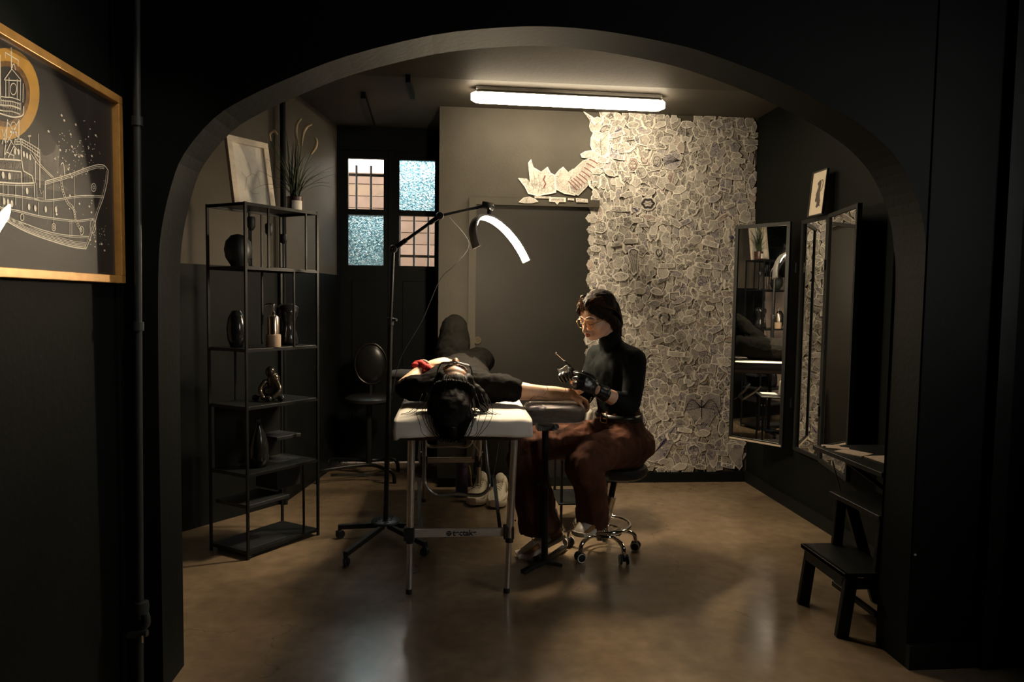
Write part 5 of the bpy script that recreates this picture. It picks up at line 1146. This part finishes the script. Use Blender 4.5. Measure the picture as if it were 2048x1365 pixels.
bm = B(); q = at(1819, 1110, AY0); lathe(bm, [(.002, 0), (.0045, .001), (.004, .003), (.001, .004)], (1.676, AY0-.0005, q.z), 12, (0, -1, 0)); tag(obj('wall_plug', bm, whitep, None, smooth=True, base=(1.676, AY0, q.z)), 'tiny pale plug on the right side of the arch', 'wall plug')
# ================================================================== people
def wrinkle(me, amp, scale, stretch=(1, 1, 1), seed=0, ridged=False):
    me.update(); co = [v.co.copy() for v in me.vertices]; no = [v.normal.copy() for v in me.vertices]
    for v, c, n in zip(me.vertices, co, no):
        p = Vector((c.x*stretch[0], c.y*stretch[1], c.z*stretch[2]))*scale+Vector((seed, seed*1.7, 0)); k = mnoise.noise(p)+.5*mnoise.noise(p*2.1)
        if ridged: k = (1-2*abs(k))*.6
        v.co = c+n*(amp*k)
    me.update(); return me
def hand(bm, o, x, y, z, curls=((20, 25, 20),)*4, thumb=(25, 10), s=1.0, spread=1.0):
    """o wrist, x along the fingers, y thumb side, z back of the hand"""
    o = Vector(o); x = Vector(x).normalized(); z = Vector(z); z = (z-x*z.dot(x)).normalized(); y = Vector(y); y = (y-x*y.dot(x)-z*y.dot(z)).normalized()
    P = lambda a, b_, c: o+(x*a+y*b_+z*c)*s
    limb(bm, [P(-.015, 0, 0), P(.02, .002, 0), P(.055, .003, .002), P(.086, 0, .001)], [(.024*s, .018*s), (.031*s, .017*s), (.040*s, .0155*s), (.038*s, .012*s)], ref=z)
    for i, (b_, L_, c) in enumerate(zip((.029, .010, -.010, -.028), (.072, .080, .074, .058), curls)):
        p = P(.082, b_, 0); a = 0; pts = [P(.060, b_*.92, 0), p]; d0 = math.radians((1.5-i)*5*spread)
        for k, f in enumerate((.45, .31, .24)):
            a += math.radians(c[k]); v = (x*math.cos(d0)+y*math.sin(d0))*math.cos(a)-z*math.sin(a); p = p+v*(L_*f*s); pts.append(p)
        limb(bm, pts, [.0095*s, .0098*s, .0092*s, .0084*s, .0068*s], ref=y, seg=10, n=3)
    t0, t1 = math.radians(thumb[0]), math.radians(thumb[1])
    a = P(.012, .022, -.004); b2 = P(.040, .046, -.012); dv = (x*math.cos(t0)+y*math.sin(t0)*.8-z*.5).normalized(); c2 = b2+dv*(.032*s); d2 = c2+(dv*math.cos(t1)-y*math.sin(t1)*.6-z*.2).normalized()*(.027*s)
    limb(bm, [a, b2, c2, d2], [.015*s, .0125*s, .0105*s, .008*s], ref=z, seg=10, n=3)
    return bm
def head_shapes(bm, T):
    """head with x forward, y left, z up, origin between the ears"""
    R3 = T.to_3x3(); p = lambda *a: T @ Vector(a)
    def e(c, r): ell(bm, p(*c), r, R3, 24, 16)
    def l(pts, r, **k): limb(bm, [p(*q) for q in pts], r, **k)
    e((-.012, 0, .035), (.092, .074, .086)); e((.024, 0, -.032), (.058, .058, .074)); e((.050, 0, .030), (.040, .058, .046))
    e((.070, 0, -.087), (.021, .024, .019))
    for s in (-1, 1):
        l([(-.004, s*.056, -.036), (.030, s*.044, -.074), (.064, s*.014, -.092)], [.019, .018, .016])
        e((.056, s*.034, -.034), (.028, .024, .026)); l([(.074, s*.050, .010), (.086, s*.030, .016), (.087, s*.008, .012)], [.009, .0105, .010], seg=10)
        e((.076, s*.031, -.006), (.015, .017, .012)); e((.104, s*.0115, -.046), (.011, .0075, .0075)); e((-.010, s*.074, -.012), (.016, .008, .029))
    l([(.090, 0, .012), (.099, 0, -.012), (.110, 0, -.033), (.113, 0, -.041)], [.008, .0085, .0105, .0115], seg=10)
    e((.088, 0, -.062), (.014, .026, .014)); e((.097, 0, -.0625), (.0085, .019, .0052)); e((.095, 0, -.0725), (.0085, .017, .0062))
def rotmat(f, up):
    f = Vector(f).normalized(); up = Vector(up); y = up.cross(f).normalized(); z = f.cross(y)
    return Matrix((f, y, z)).transposed().to_4x4()
skin = pm('skin', (.70, .43, .285), .48, var=.07, scale=25); skin.node_tree.nodes['Principled BSDF'].inputs['Subsurface Weight'].default_value = .08; skin.node_tree.nodes['Principled BSDF'].inputs['Subsurface Radius'].default_value = (.02, .008, .004)
lipm = pm('lip_colour', (.36, .13, .10), .4, var=.05)
hairm = pm('dark_brown_hair', (.016, .010, .007), .58, var=.4, scale=60, bump=.4, bscale=160, Specular_IOR_Level=.06)
hairm2 = pm('brown_hair_strands', (.055, .028, .015), .5, var=.3, scale=60, Specular_IOR_Level=.0)
blackhair = pm('black_hair', (.005, .004, .0035), .6, var=.4, scale=60, bump=.3, bscale=160, Specular_IOR_Level=.08)
knit = pm('black_ribbed_knit', (.0055, .007, .007), .75, var=.2, scale=90, bump=.25, bscale=300, Specular_IOR_Level=.07)
brown = pm('rust_brown_cord', (.075, .028, .015), .8, var=.22, scale=14, bump=.25, bscale=220, Specular_IOR_Level=.15)
glovem = pm('black_nitrile', (.010, .010, .011), .32, var=.15, bump=.15, bscale=80)
def face_details(par, T, browm, closed=True):
    p = lambda *a: T @ Vector(a)
    for s in (-1, 1):
        bm = B(); tube(bm, catmull([p(.080, s*.048, .018), p(.092, s*.034, .026), p(.097, s*.014, .020)], 5), [.0018, .0022, .0026, .003, .003, .003, .003, .0032, .0034, .0034, .003], 6); obj('eyebrow', bm, browm, par, smooth='all')
        bm = B(); ell(bm, p(.0775, s*.031, -.004), (.0145, .0165, .0115), T.to_3x3(), 16, 10); ey = obj('eyelid', bm, skin, par, smooth='all')
        bm = B(); tube(bm, catmull([p(.079, s*.047, -.009), p(.0905, s*.038, -.012), p(.0935, s*.030, -.012), p(.0905, s*.019, -.010)], 4), .0019, 6); obj('lashes', bm, pm('dark_lashes', (.012, .008, .007), .5), ey, smooth='all')
    bm = B(); limb(bm, [p(.097, -.019, -.0655), p(.1035, -.008, -.062), p(.1045, 0, -.063), p(.1035, .008, -.062), p(.097, .019, -.0655)], [.002, .0042, .0042, .0042, .002], seg=8, n=3); limb(bm, [p(.097, -.017, -.069), p(.102, 0, -.0735), p(.097, .017, -.069)], [.002, .0055, .002], seg=8, n=4); obj('lips', bm, lipm, par, smooth='all')
def glasses(par, T, m, rr=.023, square=False, th=.0013):
    p = lambda *a: T @ Vector(a)
    g = None
    for s in (-1, 1):
        if square: q = [(.030*math.copysign(abs(math.cos(a))**.35, math.cos(a)), .019*math.copysign(abs(math.sin(a))**.35, math.sin(a))) for a in [2*PI*k/28 for k in range(28)]]
        else: q = [(rr*math.cos(a), rr*math.sin(a)) for a in [2*PI*k/28 for k in range(28)]]
        pts = [p(.104-.0035*abs(u+s*.033)/.03*1.0, s*.033+u, -.008+v) for u, v in q]
        bm = B(); tube(bm, pts, th, 6, closed=True); o = obj('glasses' if g is None else 'rim', bm, m, par if g is None else g, smooth='all')
        if g is None: g = o
        bm = B(); bm.faces.new([bm.verts.new(x) for x in pts]); obj('lens', bm, glass_clear, g)
        w_ = .030 if square else rr
        bm = B(); tube(bm, catmull([p(.099, s*(.033+w_), -.002), p(.070, s*.078, .0), p(.0, s*.083, .002), p(-.02, s*.080, -.02)], 4), th*1.1, 6); obj('temple', bm, m, g, smooth='all')
    bm = B(); tube(bm, catmull([p(.104, -.011, -.004), p(.109, 0, 0), p(.104, .011, -.004)], 4), th, 6); obj('bridge', bm, m, g, smooth='all')

def tattooist():
    t = thing('person', 'seated tattooist in black turtleneck, rust trousers and black gloves holding a tool', 'person', (.80, 3.45, .0))
    fw = Vector((-.90, -.44, 0)).normalized(); lf = Vector((0, 0, 1)).cross(fw)          # torso forward and her left
    hf = (Vector((-math.cos(math.radians(33)), -math.sin(math.radians(33)), 0))*math.cos(math.radians(20))-Vector((0, 0, 1))*math.sin(math.radians(20))).normalized()
    hc = at(1196, 632, 3.42); T = Matrix.Translation(hc) @ rotmat(hf, (.05, 0, 1))
    neck = Vector((.828, 3.452, 1.085)); pel = Vector((.872, 3.47, .60))
    SL, SR = Vector((.905, 3.315, 1.035)), Vector((.775, 3.59, 1.035))
    EL, ER = at(1258, 812, 3.27), at(1168, 795, 3.50); WL, WR = at(1196, 782, 3.17), at(1150, 762, 3.33)
    # knees, ankles
    HL, HR = Vector((.885, 3.40, .585)), Vector((.825, 3.56, .585)); KL, KR = at(1162, 925, 3.13), at(1046, 893, 3.42); AL, AR = at(1188, 1040, 3.30), at(1082, 1058, 3.42)
    # one continuous body under the clothes
    bm = B(); head_shapes(bm, T)
    limb(bm, [T @ Vector((-.022, 0, -.03)), T @ Vector((-.030, 0, -.085)), neck-Vector((0, 0, .02))], [.052, .048, .044]); limb(bm, [pel, (pel+neck)*.5, neck-Vector((0, 0, .05))], [(.10, .07), (.09, .065), (.08, .045)], ref=fw)
    limb(bm, [SR, (SR+SL)/2, SL], [.036, .04, .036])
    for s, e_, w_ in ((SL, EL, WL), (SR, ER, WR)): limb(bm, [s, (s+e_)/2, e_, e_+(w_-e_)*.5, w_+(w_-e_)*.02], [.034, .032, .034, .037, .027])
    for h, k, a in ((HL, KL, AL), (HR, KR, AR)): limb(bm, [pel*.4+h*.6, (h+k)/2, k, (k+a)/2, a], [.06, .056, .034, .036, .034])
    obj('body', remesh(bm, .0042, 3, 'body'), skin, t)
    face_details(t, T, pm('dark_brows', (.03, .018, .013), .6))
    glasses(t, T, pm('gold_wire', (.42, .27, .12), .3, .9, var=.05), .0235, False, .0017)
    # hair: cap, sides, nape
    p = lambda *a: T @ Vector(a)
    bm = B(); ell(bm, p(-.026, 0, .046), (.094, .081, .083), T.to_3x3(), 28, 18); ell(bm, p(.030, 0, .082), (.046, .062, .034), T.to_3x3())
    for s in (-1, 1):
        limb(bm, [p(.070, s*.030, .086), p(.050, s*.060, .062), p(.016, s*.076, .020), p(-.020, s*.078, -.030), p(-.060, s*.055, -.080)], [.014, .018, .022, .026, .026])
        limb(bm, [p(.080, s*.020, .080), p(.082, s*.046, .056), p(.062, s*.064, .030), p(.030, s*.074, .0)], [.010, .011, .010, .010], seg=10)
    limb(bm, [p(-.075, 0, .03), p(-.092, 0, -.04), p(-.096, .0, -.10), p(-.100, .01, -.145)], [(.070, .05), (.066, .042), (.050, .036), (.022, .02)], ref=T.to_3x3() @ Vector((1, 0, 0)))
    limb(bm, [p(.055, .02, .098), p(.085, .028, .092), p(.104, .040, .078)], [.016, .013, .007], seg=10)
    hm = obj('hair', wrinkle(remesh(bm, .005, 3, 'hair'), .0035, 55, (1, 1, .4), 3), hairm, t)
    rnd = random.Random(8); bm = B()
    for i in range(120):
        s = rnd.choice((-1, 1)); y0 = s*rnd.uniform(.0, .03); k = rnd.uniform(0, 1); q = rnd.uniform(.0, .006)
        st = p(.082+rnd.uniform(-.012, .012), y0, .083+rnd.uniform(-.006, .012)); m1 = p(.050-.01*k, s*(.035+.045*k)+y0*.3, .110-.045*k+q); m2 = p(-.01-.02*k, s*(.055+.032*k), .100-.075*k+q); m3 = p(-.075, s*(.035+.045*k), .05-.08*k); m4 = p(-.100, s*rnd.uniform(.0, .04), -.05-.06*k)
        tube(bm, catmull([st, m1, m2, m3, m4], 5), .0011, 4)
    for i in range(26):                                             # loose locks at the forehead and the nape
        y0 = rnd.uniform(-.01, .05); st = p(.072, y0, .092); tube(bm, catmull([st, p(.096+rnd.uniform(0, .01), y0+rnd.uniform(-.005, .012), .085), p(.112+rnd.uniform(-.01, .01), y0+rnd.uniform(0, .03), .062+rnd.uniform(-.012, .02))], 4), .0008, 4)
    for i in range(18):
        st = p(-.095, rnd.uniform(-.02, .03), -.10); tube(bm, catmull([st, p(-.105, rnd.uniform(-.02, .04), -.135), p(-.112+rnd.uniform(-.02, .015), rnd.uniform(-.02, .05), -.165+rnd.uniform(-.015, .01))], 4), .0009, 4)
    obj('hair_strands', bm, hairm2, hm, smooth='all')
    # turtleneck
    def sweater_shapes(bm):
        limb(bm, [pel+Vector((0, 0, .115)), Vector((.862, 3.465, .79)), Vector((.852, 3.46, .90)), Vector((.842, 3.455, .985)), Vector((.835, 3.453, 1.045)), neck+Vector((-.002, 0, .0))], [(.122, .105), (.118, .100), (.132, .112), (.140, .110), (.120, .085), (.066, .062)], ref=fw)
        limb(bm, [neck-Vector((0, 0, .02)), neck.lerp(T @ Vector((-.030, 0, -.085)), .42)], [.063, .060])
        limb(bm, [SR, (SR+SL)/2+Vector((0, 0, .012)), SL], [.056, .075, .058])
        limb(bm, [SL+Vector((0, 0, -.005)), SL.lerp(EL, .5)+Vector((.008, -.004, 0)), EL, EL.lerp(WL, .25), EL.lerp(WL, .42)], [.060, .055, .050, .047, .045])
        limb(bm, [SR, SR.lerp(ER, .5), ER, ER.lerp(WR, .3), ER.lerp(WR, .5)], [.058, .052, .047, .043, .041])
    bm = B(); sweater_shapes(bm); obj('turtleneck', wrinkle(remesh(bm, .007, 4, 'turtleneck'), .004, 22, (1, 1, .8), 5), knit, t)
    # gloves
    bm = B(); kx = (at(1150, 757, 3.13)-WL).normalized(); limb(bm, [EL.lerp(WL, .76), WL+kx*.01], [.040, .031], round_ends=False)
    hand(bm, WL, kx, (-.1, .1, 1), (.1, -1, .25), ((28, 35, 20), (34, 40, 25), (40, 42, 25), (44, 42, 25)), (20, 10)); obj('glove', wrinkle(remesh(bm, .0036, 2, 'glove'), .0012, 70), glovem, t)
    rx = (at(1121, 733, 3.27)-WR).normalized(); bm = B(); limb(bm, [ER.lerp(WR, .80), WR+rx*.01], [.035, .030], round_ends=False)
    hand(bm, WR, rx, (.2, -.5, .9), (0, .75, .65), ((45, 45, 25), (52, 50, 25), (58, 50, 30), (60, 50, 30)), (15, 25)); obj('glove', wrinkle(remesh(bm, .0036, 2, 'glove'), .0012, 70, seed=4), glovem, t)
    # trousers
    bm = B(); limb(bm, [pel+Vector((0, 0, .125)), pel+Vector((0, 0, .04)), pel+Vector((.01, 0, -.04))], [(.124, .108), (.160, .135), (.165, .14)], ref=fw); ell(bm, pel+Vector((.075, 0, -.02)), (.115, .15, .09)); ell(bm, KL+Vector((.01, .01, -.006)), .084); ell(bm, KR+Vector((.012, 0, -.006)), .086)
    limb(bm, [HL+Vector((.03, .01, 0)), HL.lerp(KL, .5)+Vector((0, 0, .008)), KL+Vector((.012, .012, -.005)), KL.lerp(AL, .35)+Vector((.02, .012, 0)), KL.lerp(AL, .75)+Vector((.006, .0, 0)), AL+Vector((-.010, -.012, -.01))], [.105, .098, .084, .080, .077, .076], round_ends='start')
    limb(bm, [HR+Vector((.03, .01, 0)), HR.lerp(KR, .5)+Vector((0, 0, .008)), KR+Vector((.014, 0, -.005)), KR.lerp(AR, .3), KR.lerp(AR, .7), AR+Vector((-.004, 0, -.005))], [.105, .096, .086, .090, .100, .106], round_ends='start')
    me = wrinkle(wrinkle(remesh(bm, .008, 3, 'trousers'), .010, 13, (1, 1, .7), 9), .007, 24, (1, 1, .55), 2, True); obj('trousers', me, brown, t)
    # belt
    bc = pel+Vector((-.002, 0, .128)); bm = B(); R = []
    for dz, k in ((-.018, 1.0), (.018, .985)):
        R.append([bc+Vector((0, 0, dz))+(lf*(math.cos(a)*.132)+fw*(math.sin(a)*.118))*k for a in [2*PI*j/40 for j in range(40)]])
    loft(bm, R, cap=False); o = obj('belt', bm, pm('black_leather', (.012, .011, .011), .35), t, smooth='all'); md = o.modifiers.new('s', 'SOLIDIFY'); md.thickness = .004
    q = bc+fw*.120+lf*.025; bm = B(); tube(bm, catmull([q+lf*(u*.022)+Vector((0, 0, v*.021)) for u, v in ((-1, -1), (1, -1), (1.1, 0), (1, 1), (-1, 1), (-1.1, 0))], 3, True), .0026, 6, closed=True); tube(bm, [q-lf*.022, q+lf*.022+fw*.004], .002, 6); obj('buckle', bm, pm('brass', (.62, .46, .22), .25, 1.0), o, smooth='all')
    # trainers
    wh = pm('off_white_leather', (.56, .51, .43), .5, var=.06); tan = pm('tan_suede', (.33, .16, .045), .75, var=.15); sl = pm('off_white_sole', (.55, .49, .41), .6, var=.05)
    for toe, heel, r in ((at(1156, 1078, 3.19), at(1212, 1030, 3.37), 0), (gp(1046, 1117), at(1128, 1075, 3.44), 1)):
        x = (toe-heel).normalized(); up = Vector((0, 0, 1)); y = up.cross(x).normalized(); z = x.cross(y); M = Matrix((x, y, z)).transposed().to_4x4(); M.translation = heel
        shoe(t, M, wh, sl, tan, wh, pm('white_laces', (.6, .56, .5), .7), L_=(toe-heel).length, high=.098, as_part=True)
        bm = B(); c = M @ Vector((.045, 0, .085)); limb(bm, [c, c+ (AL if r == 0 else AR)*.0+Vector((.0, 0, .07))], [.036, .04]); obj('sock', bm, pm('white_sock', (.5, .46, .41), .8), t, smooth='all')
    return WL, WR
WL, WR = tattooist()
# tool and tissue in the tattooist's hands
a = at(1112, 707, 3.25); b_ = at(1152, 743, 3.29)
tl = thing('tattoo_tool', 'slim metal hand tattoo tool with a ball tip in the gloved hand', 'tool', b_)
bm = B(); cyl(bm, a, b_, .0014, .0020, 8); obj('rod', bm, chrome, tl, smooth=True)
bm = B(); ell(bm, a, .0045, u=12, v=8); obj('ball_tip', bm, chrome, tl, smooth='all')
bm = B(); c0, c1 = a.lerp(b_, .42), a.lerp(b_, .95); cyl(bm, c0, c1, .004, .0045, 10); obj('grip', bm, blackplastic, tl, smooth=True)
bm = B(); g_ = [[at(1115+20*u+4*v, 738-6*u+9*v+2*math.sin(5*u+3*v), 3.115+.012*math.sin(4*u)+.008*v) for u in [i/8 for i in range(9)]] for v in [j/5 for j in range(6)]]
V_ = [[bm.verts.new(q) for q in r] for r in g_]
for i in range(5):
    for j in range(8): bm.faces.new((V_[i][j], V_[i][j+1], V_[i+1][j+1], V_[i+1][j]))
o = obj('paper_tissue', bm, pm('white_tissue_paper', (.68, .64, .58), .8, bump=.3), None, smooth='all', base=tuple(at(1125, 740, 3.115))); md = o.modifiers.new('s', 'SOLIDIFY'); md.thickness = .004
tag(o, 'crumpled white tissue pinched in the black glove', 'tissue')

def client():
    zt = .806; t = thing('person', 'client lying on the table in dark clothes with one knee raised', 'person', (.04, 3.6, zt))
    hc = Vector((.008, 3.165, .925)); T = Matrix.Translation(hc) @ rotmat((.10, -.02, 1), (.02, -1, -.06))
    p = lambda *a: T @ Vector(a)
    nk = Vector((.02, 3.315, .895)); SLf, SRt = Vector((-.145, 3.36, .885)), Vector((.195, 3.36, .885)); pel = Vector((.045, 3.93, .90))
    EA, WA = at(805, 775, 3.44), at(850, 732, 3.60); EB, WB = Vector((.445, 3.315, .868)), Vector((.585, 3.295, .862))
    K1, F1 = at(908, 655, 4.20), Vector((-.03, 4.50, .845)); K2, A2 = at(960, 720, 4.22), at(838, 752, 4.25)
    bm = B(); head_shapes(bm, T)
    limb(bm, [p(-.022, 0, -.03), p(-.03, 0, -.08), nk], [.054, .051, .056]); limb(bm, [nk+Vector((0, .06, 0)), Vector((.03, 3.6, .895)), pel], [(.13, .07), (.13, .08), (.13, .085)], ref=(0, 0, 1))
    limb(bm, [SLf, (SLf+SRt)/2, SRt], [.05, .06, .05]); limb(bm, [SLf, (SLf+EA)/2, EA, (EA+WA)/2, WA], [.046, .042, .036, .033, .025]); limb(bm, [SRt, SRt.lerp(EB, .5), EB-Vector((.06, 0, -.004)), EB, EB.lerp(WB, .4), WB], [.052, .047, .041, .037, .037, .028])
    limb(bm, [pel, (pel+K1)/2, K1-Vector((0, .01, .02)), (K1+F1)/2, F1], [.07, .058, .036, .036, .03]); limb(bm, [pel, (pel+K2)/2, K2, (K2+A2)/2, A2], [.07, .058, .036, .036, .03])
    hx = (at(905, 716, 3.62)-WA).normalized(); hand(bm, WA, hx, (0, -.6, .5), (0, -.3, 1), ((8, 12, 10),)*4, (18, 8), .95)
    bx = Vector((.86, -.10, -.38)); hand(bm, WB, bx, (0, -1, .2), (.4, 0, .9), ((35, 55, 40), (40, 58, 40), (44, 60, 40), (48, 60, 40)), (10, 30), .92)
    obj('body', remesh(bm, .0045, 3, 'body'), skin, t)
    face_details(t, T, pm('black_brows', (.012, .009, .008), .6)); glasses(t, T, pm('black_acetate', (.012, .011, .011), .3), .024, True, .0032)
    # hair: cap over the crown, spread on the paper, falling over the edge
    bm = B(); ell(bm, p(-.030, 0, .048), (.100, .096, .094), T.to_3x3(), 28, 18)
    for s in (-1, 1): ell(bm, p(.010, s*.058, .030), (.058, .036, .055), T.to_3x3()); ell(bm, p(-.030, s*.085, -.01), (.055, .04, .06), T.to_3x3())
    limb(bm, [Vector((.0, 3.12, .90)), Vector((.0, 3.03, .875)), Vector((.0, 2.955, .835)), Vector((.005, 2.918, .79)), Vector((.01, 2.912, .745)), Vector((.012, 2.913, .718))], [(.085, .06), (.085, .055), (.075, .035), (.064, .02), (.05, .014), (.025, .008)], ref=(0, 0, 1))
    limb(bm, [Vector((.06, 3.14, .90)), Vector((.115, 3.14, .87)), Vector((.15, 3.10, .83))], [.06, .05, .025]); limb(bm, [Vector((-.05, 3.13, .90)), Vector((-.075, 3.06, .86)), Vector((-.09, 3.0, .825))], [.05, .038, .018])
    hm = obj('hair', wrinkle(remesh(bm, .006, 9, 'hair'), .003, 50, (1, .35, .6), 3), blackhair, t)
    rnd = random.Random(4); bm = B()
    for i in range(110):
        x0 = rnd.gauss(0, .045); y = 2.917+rnd.uniform(-.006, .004); tube(bm, catmull([(x0*1.2, 3.05, .90), (x0*1.4, 2.965, .84), (x0*1.25, y, .79), (x0*.9+rnd.gauss(0, .012), y-.004, .74), (x0*.55+rnd.gauss(.01, .012), y-.004, .705+rnd.uniform(-.0, .03))], 4), .0011, 4)
    for i in range(30):
        s = rnd.choice((-1, 1, 1)); a = rnd.uniform(.3, 1); tube(bm, catmull([(s*.06, 3.14, .90), (s*.11*a+.02*s, 3.10, .865), (s*.17*a+.02*s, 3.05-.03*rnd.random(), .822), (s*.20*a+.03*s, 2.99+.05*rnd.random(), .812)], 4), .0010, 4)
    for i in range(7):
        k = i/6; tube(bm, catmull([(-.07, 2.97, .835), (-.078+.01*k, 2.925, .80), (-.068+.02*k, 2.917, .765), (-.045+.03*k, 2.915, .735), (-.02+.03*k, 2.915, .725)], 5), .0013, 4)
    for i in range(60):
        s = rnd.uniform(-1, 1); tube(bm, catmull([p(.066-.012*abs(s), s*.045, .078+rnd.uniform(-.01, .004)), p(.040, s*.055, .112), p(.0, s*.06, .138), p(-.05, s*.055, .13)], 5), .0010, 4)
    for i in range(230):                                            # combed back from the forehead over the crown and down
        ph = rnd.uniform(-1.25, 1.25); q = []
        for th in (48, 70, 92, 115, 140):
            a = math.radians(th+rnd.uniform(-3, 3)); c_, s_ = math.cos(a), math.sin(a); k = 1.02+rnd.uniform(0, .035)
            q.append(p(-.030+.102*k*c_*math.cos(ph*.8), .099*k*math.sin(ph)*(.75+.25*s_), .046+.097*k*s_*(.55+.45*math.cos(ph))))
        x1 = math.sin(ph)*.085; q += [Vector((x1*1.05+.004, 2.985, .838+rnd.uniform(-.008, .006))), Vector((x1*.9+.006, 2.918, .79)), Vector((x1*.5+.01, 2.909, .735+rnd.uniform(-.012, .02)))]
        tube(bm, catmull(q, 4), .0019, 4)
    obj('hair_strands', bm, blackhair, hm, smooth='all')
    bm = B(); tube(bm, catmull([(-.10, 3.02, .835), (-.06, 2.975, .83), (0, 2.952, .822), (.07, 2.965, .827), (.115, 3.0, .838)], 6), .0028, 6); box(bm, (.085, 2.955, .812), (.112, 2.972, .826)); obj('hair_clip', bm, pm('grey_plastic', (.16, .15, .14), .3), t, smooth=False)
    # shirt
    shirtm = pm('charcoal_cotton', (.0075, .0066, .0058), .85, var=.2, scale=40, bump=.2, bscale=200, Specular_IOR_Level=.05); bm = B()
    limb(bm, [nk+Vector((0, .02, -.01)), Vector((.025, 3.42, .895)), Vector((.03, 3.62, .90)), pel+Vector((0, .0, .01))], [(.10, .055), (.185, .088), (.178, .100), (.165, .100)], ref=(0, 0, 1))
    limb(bm, [SRt-Vector((.08, 0, 0)), SRt, Vector((.255, 3.345, .888)), Vector((.30, 3.335, .876))], [(.075, .08), (.074, .076), (.070, .068), (.066, .058)], ref=(0, 0, 1)); limb(bm, [SLf+Vector((.08, 0, 0)), SLf, SLf.lerp(EA, .5), SLf.lerp(EA, .86)], [(.07, .078), (.068, .07), (.064, .062), (.056, .05)], ref=(0, 0, 1))
    obj('shirt', wrinkle(wrinkle(remesh(bm, .007, 3, 'shirt'), .009, 14, (1, 1, 1), 1), .004, 38, (1, .6, 1), 6, True), shirtm, t)
    tr = pm('black_cotton', (.0034, .0033, .0030), .85, var=.2, scale=40, bump=.2, bscale=200, Specular_IOR_Level=.0); bm = B()
    limb(bm, [pel-Vector((0, .03, 0)), pel+Vector((0, .08, 0))], [(.17, .10), (.165, .10)], ref=(0, 0, 1)); limb(bm, [pel+Vector((-.06, .0, .01)), (pel+K1)/2+Vector((-.02, 0, .01)), K1-Vector((0, .01, 0)), (K1+F1)/2, F1+Vector((0, 0, .03))], [.105, .098, .078, .075, .06]); limb(bm, [pel+Vector((.05, 0, .01)), (pel+K2)/2+Vector((.02, 0, 0)), K2, (K2+A2)/2, A2+Vector((.02, 0, 0))], [.105, .095, .078, .07, .055])
    obj('trousers', wrinkle(wrinkle(remesh(bm, .008, 3, 'trousers'), .009, 12, (1, 1, 1), 3), .004, 36, (1, 1, .5), 2, True), tr, t)
    sk = pm('dark_sock', (.022, .023, .026), .9, var=.2, scale=60)
    bm = B(); limb(bm, [A2+Vector((.02, 0, 0)), A2+Vector((-.05, .0, .0)), A2+Vector((-.12, .01, .004)), A2+Vector((-.17, .01, .006))], [.042, .040, .036, .026]); obj('sock', remesh(bm, .006, 3, 'sock'), sk, t)
    bm = B(); limb(bm, [F1+Vector((0, 0, .03)), F1+Vector((0, .02, -.0)), F1+Vector((-.005, .09, -.008)), F1+Vector((-.01, .10, -.010))], [.042, .038, .030, .026]); obj('sock', remesh(bm, .006, 3, 'sock'), sk, t)
    # scrunchie and bracelet on the bent arm
    d = (WA-EA).normalized(); s_, t_ = basis(d); c = WA-d*.035; ring = []
    for k in range(40): a = 2*PI*k/40; r = .036+.005*math.sin(7*a); ring.append(c+(s_*math.cos(a)+t_*math.sin(a))*r+d*(.006*math.sin(5*a)))
    bm = B(); tube(bm, ring, [.017+.004*math.sin(9*2*PI*k/40) for k in range(40)], 10, closed=True); ell(bm, c+Vector((-.030, -.02, .022)), (.022, .014, .016)); ell(bm, c+Vector((.012, -.03, -.012)), (.018, .014, .018)); obj('scrunchie', bm, pm('red_velvet', (.42, .016, .012), .8, var=.3, scale=60, bump=.4), t, smooth='all')
    c = WA-d*.002; bm = B(); tube(bm, [c+(s_*math.cos(2*PI*k/24)+t_*math.sin(2*PI*k/24))*.030 for k in range(24)], .009, 8, closed=True); obj('wrist_band', bm, pm('grey_beige_band', (.30, .26, .21), .8), t, smooth='all')
    bm = B()
    for pts in (((1092, 772), (1096, 780), (1088, 790)), ((1060, 800), (1075, 794), (1095, 796)), ((1130, 776), (1131, 784), (1124, 795)), ((1056, 806), (1062, 797), (1070, 792))):
        tube(bm, catmull([at(x, y, 3.266) for x, y in pts], 4), .0010, 5)
    obj('tattoo_lines', bm, pm('tattoo_ink', (.05, .03, .025), .6), t, smooth='all')
client()
